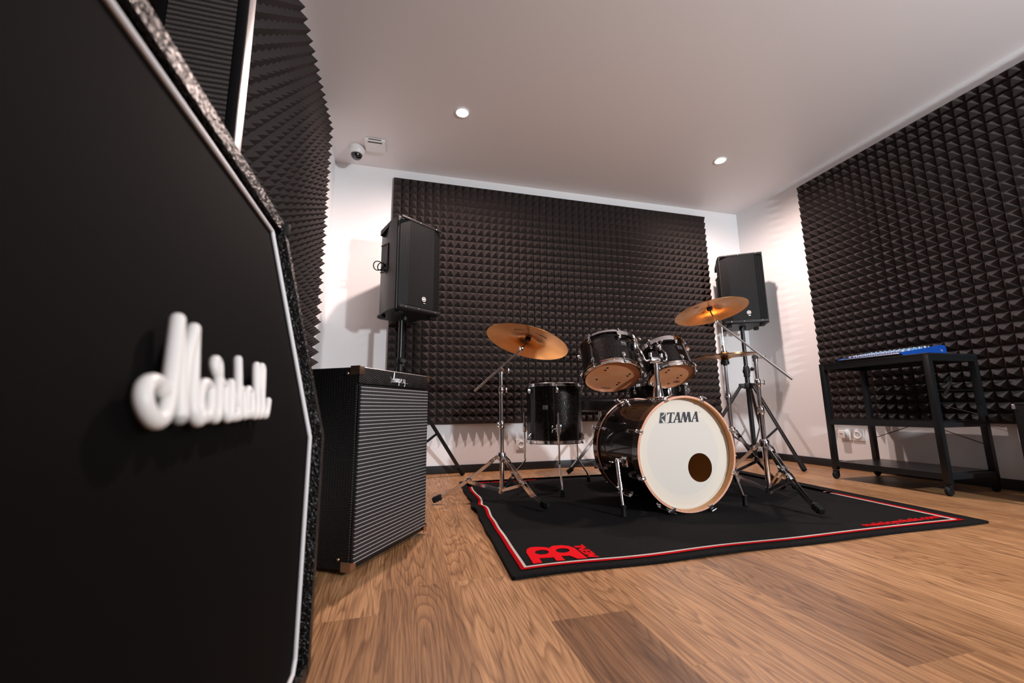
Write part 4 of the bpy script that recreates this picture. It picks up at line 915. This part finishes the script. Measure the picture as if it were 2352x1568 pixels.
for nm, lab, s, z in (('hi_hat_cymbal', 'upper of the two stacked bronze hi-hat cymbals', 1, .800), ('hi_hat_cymbal', 'lower of the two stacked bronze hi-hat cymbals', -1, .796)):
    Mx = Matrix.Translation((HX, HY, z)) @ Matrix.Rotation(R(-2.5), 4, 'Y') @ Matrix.Diagonal((1, 1, s, 1)) @ Matrix.Translation((0, 0, .0016))
    cy = thing(nm, lab, 'cymbal', (HX, HY, z), 'hi-hat cymbals')
    pr = [(.005, .024), (.018, .022), (.036, .012), (.042, .009), (.09, .006), (.14, .002), (.178, 0)]
    part('plate', G().lathe(pr + [(r, z_-.0012) for r, z_ in pr[::-1]], Mx, 80, closed=True, uv=True), 'bronze', cy, smooth=60)

# bass drum pedal behind the drum
bp = thing('bass_drum_pedal', 'chrome kick pedal clamped behind the bass drum', 'drum hardware', (1.30, 2.25, .012))
part('footboard', G().bar((1.30, 2.22, .06), (1.30, 2.46, .022), .006, .08, bev=.002), 'steel', bp)
part('frame', G().bar((1.262, 2.20, .02), (1.262, 2.20, .20), .014, .014, upv=(0, 1, 0), bev=.003).bar((1.338, 2.20, .02), (1.338, 2.20, .20), .014, .014, upv=(0, 1, 0), bev=.003).tube([(1.25, 2.20, .195), (1.35, 2.20, .195)], .007, 12), 'chrome', bp)
part('beater', G().tube([(1.30, 2.20, .19), (1.30, 2.178, .33)], .004, 8).ball((1.30, 2.172, .345), .022, seg=14), 'rubber', bp)

# ---------------- trolley with mixing desk ----------------
tx0, tx1, ty0, ty1, tz = 2.805, 3.205, 1.600, 2.225, 0.752
tro = thing('equipment_trolley', 'black metal trolley on castors carrying a blue mixing desk', 'trolley', (3.0, 1.91, 0), None)
w = .030
for x in (tx0+w/2, tx1-w/2):
    for y in (ty0+w/2, ty1-w/2):
        part('post', G().box((x, y, (.065+tz)/2), (w, w, tz-.065), bev=.0015), 'black_metal', tro)
        cs = part('caster', G().lathe([(0, -.011), (.020, -.011), (.0245, -.006), (.0245, .006), (.020, .011), (0, .011)], Matrix.Translation((x-.006, y, .025)) @ Matrix.Rotation(PI/2, 4, 'X'), 20), 'rubber', tro)
        part('fork', G().box((x, y, .062), (.032, .032, .005)).box((x-.003, y, .046), (.030, .028, .022), None, .006), 'black_plastic', cs)
g = G()
for y in (ty0+w/2, ty1-w/2): g.box(((tx0+tx1)/2, y, tz-.017), (tx1-tx0-2*w, w-.004, .032))
for x in (tx0+w/2, tx1-w/2): g.box((x, (ty0+ty1)/2, tz-.017), (w-.004, ty1-ty0-2*w, .032))
part('top_frame', g, 'black_metal', tro)
part('top_board', G().box(((tx0+tx1)/2, (ty0+ty1)/2, tz+.004), (tx1-tx0, ty1-ty0, .010), bev=.001), 'board', tro)
for z in (.378, .108):
    part('shelf', G().box(((tx0+tx1)/2, (ty0+ty1)/2, z), (tx1-tx0-.004, ty1-ty0-2*w+.001, .012)).box((tx0+.013, (ty0+ty1)/2, z-.015), (.024, ty1-ty0-2*w, .022)).box((tx1-.013, (ty0+ty1)/2, z-.015), (.024, ty1-ty0-2*w, .022)).box(((tx0+tx1)/2, ty0+.015, z-.012), (tx1-tx0-2*w, .024, .026)).box(((tx0+tx1)/2, ty1-.015, z-.012), (tx1-tx0-2*w, .024, .026)), 'board', tro)
part('cross_wire', G().tube([(tx1-.02, ty1-w, .255), (tx1-.02, 1.915, .365)], .0022, 8), 'black_metal', tro)
part('cross_wire', G().tube([(tx1-.02, ty0+w, .255), (tx1-.02, 1.905, .365)], .0022, 8), 'black_metal', tro)
part('cross_wire', G().tube([(tx1-.02, ty1-w, .60), (tx1-.02, ty0+w, .42)], .0016, 8), 'black_metal', tro)
part('side_rail', G().tube([(tx0+w/2, ty0+.012, .555), (tx1-w/2, ty0+.012, .555)], .0025, 8).tube([(tx0+w/2, ty0+.012, .485), (tx1-w/2, ty0+.012, .485)], .0025, 8), 'black_metal', tro)
# hanging cable bundle inside the trolley
g = G()
for k in range(4):
    c = V((2.93, 1.62, .600+.006*k)); g.tube(curve([c+V((.012*k, 0, 0)), c+V((.012*k+.012, 0, .012)), c+V((.012*k+.026, 0, .004)), c+V((.012*k+.018, 0, -.03)), c+V((.012*k-.004, 0, -.052)), c+V((.012*k-.016, 0, -.068)), c+V((.012*k-.006, 0, -.078))], 5), .0018, 6)
g.tube([(2.93, 1.6125, .612), (2.99, 1.6125, .612)], .002, 6)
solo('hanging_cable', g, 'rubber', 'thin black cable loops hanging on the side of the trolley', 'cable', loc=(2.95, 1.62, .56))
# mixing desk: front edge low at the room side, back raised
mx0, mx1, my0, my1, mzb = 2.801, 3.183, 1.720, 2.086, tz+.0095
mix = thing('mixing_desk', 'blue mixing desk with pale knobs lying on the trolley', 'mixer', (2.985, 1.90, mzb))
sl = [(0, .008), (.012, 0), (.10, .006), (.18, .006), (.25, 0), (.379, 0), (.382, .057), (.367, .070), (.317, .068), (.183, .044), (0, .018)]
for ya, yb in ((my0, my0+.012), (my1-.012, my1)): part('side_panel', G().prism([sl], ya, yb, lambda x, z, y: V((mx0+x, y, mzb+z))), 'blue', mix)
part('chassis', G().prism([[(0.001, .004), (.379, .006), (.380, .056), (.317, .062), (.183, .040), (0.001, .0125)]], my0+.012, my1-.012, lambda x, z, y: V((mx0+x, y, mzb+z))), 'board', mix)
def mixz(x): return .0135+.146*(x-.002) if x < .183 else .040+.17*(x-.183)
part('front_edge', G().tube([(mx0+.002, my0+.012, mzb+.0125), (mx0+.002, my1-.012, mzb+.0125)], .0012, 6), 'steel', mix)
part('control_surface', G().prism([[(0.004, mixz(.004)), (.183, mixz(.183)), (.317, mixz(.317)), (.317, mixz(.317)-.001), (.183, mixz(.183)-.001), (0.004, mixz(.004)-.001)]], my0+.014, my1-.014, lambda x, z, y: V((mx0+x, y, mzb+z+.0006))), 'blue', mix)
nch = 12
for i in range(nch):
    y = my0+.035+(my1-my0-.07)*i/(nch-1)
    fx = .062; part('fader_cap', G().box((mx0+fx, y, mzb+mixz(fx)+.007), (.018, .010, .012), Matrix.Rotation(R(-10), 3, 'Y'), .002), 'knob_white', mix)
    for j, x in enumerate((.120, .148, .176, .204, .232, .262)):
        if i*6+j >= 84: break
        p = V((mx0+x, y, mzb+mixz(x))); n_ = V((-.233, 0, .972))
        part('knob', G().tube([p, p+n_*.010, p+n_*.013], [.0055, .0048, .0035], 12), 'knob_white' if j in (0, 5) else 'knob_blue', mix)
for i in range(8):
    y = my0+.04+(my1-my0-.08)*i/7; p = V((mx0+.297, y, mzb+mixz(.297))); n_ = V((-.233, 0, .972))
    part('socket_ring', G().tube([p, p+n_*.007], .0085, 14), 'steel', mix)
part('badge_lettering', G().bar((mx0+.330, my0-.0006, mzb+.044), (mx0+.336, my0-.0006, mzb+.030), .0012, .001).bar((mx0+.336, my0-.0006, mzb+.044), (mx0+.342, my0-.0006, mzb+.028), .0012, .001).bar((mx0+.342, my0-.0006, mzb+.042), (mx0+.348, my0-.0006, mzb+.032), .0012, .001), 'knob_white', mix)

# black case cut by the right edge of the picture
bx = thing('equipment_case', 'black case with metal corner cut off by the right edge', 'case', (3.10, 1.17, 0))
Mq = Matrix.Identity(3)
part('body', G().box((3.095, 1.13, .2435), (.28, .50, .455), None, .006), 'vinyl', bx)
part('lid_trim', G().box((3.095, 1.13, .4735), (.284, .504, .005), None, .001), 'black_metal', bx)
part('corner_guard', G().box((2.958, 1.377, .462), (.016, .012, .026), None, .003), 'steel', bx)
for x in (2.99, 3.20):
    for y in (.93, 1.33): part('foot', G().tube([(x, y, 0), (x, y, .018)], .016, 14), 'rubber', bx)
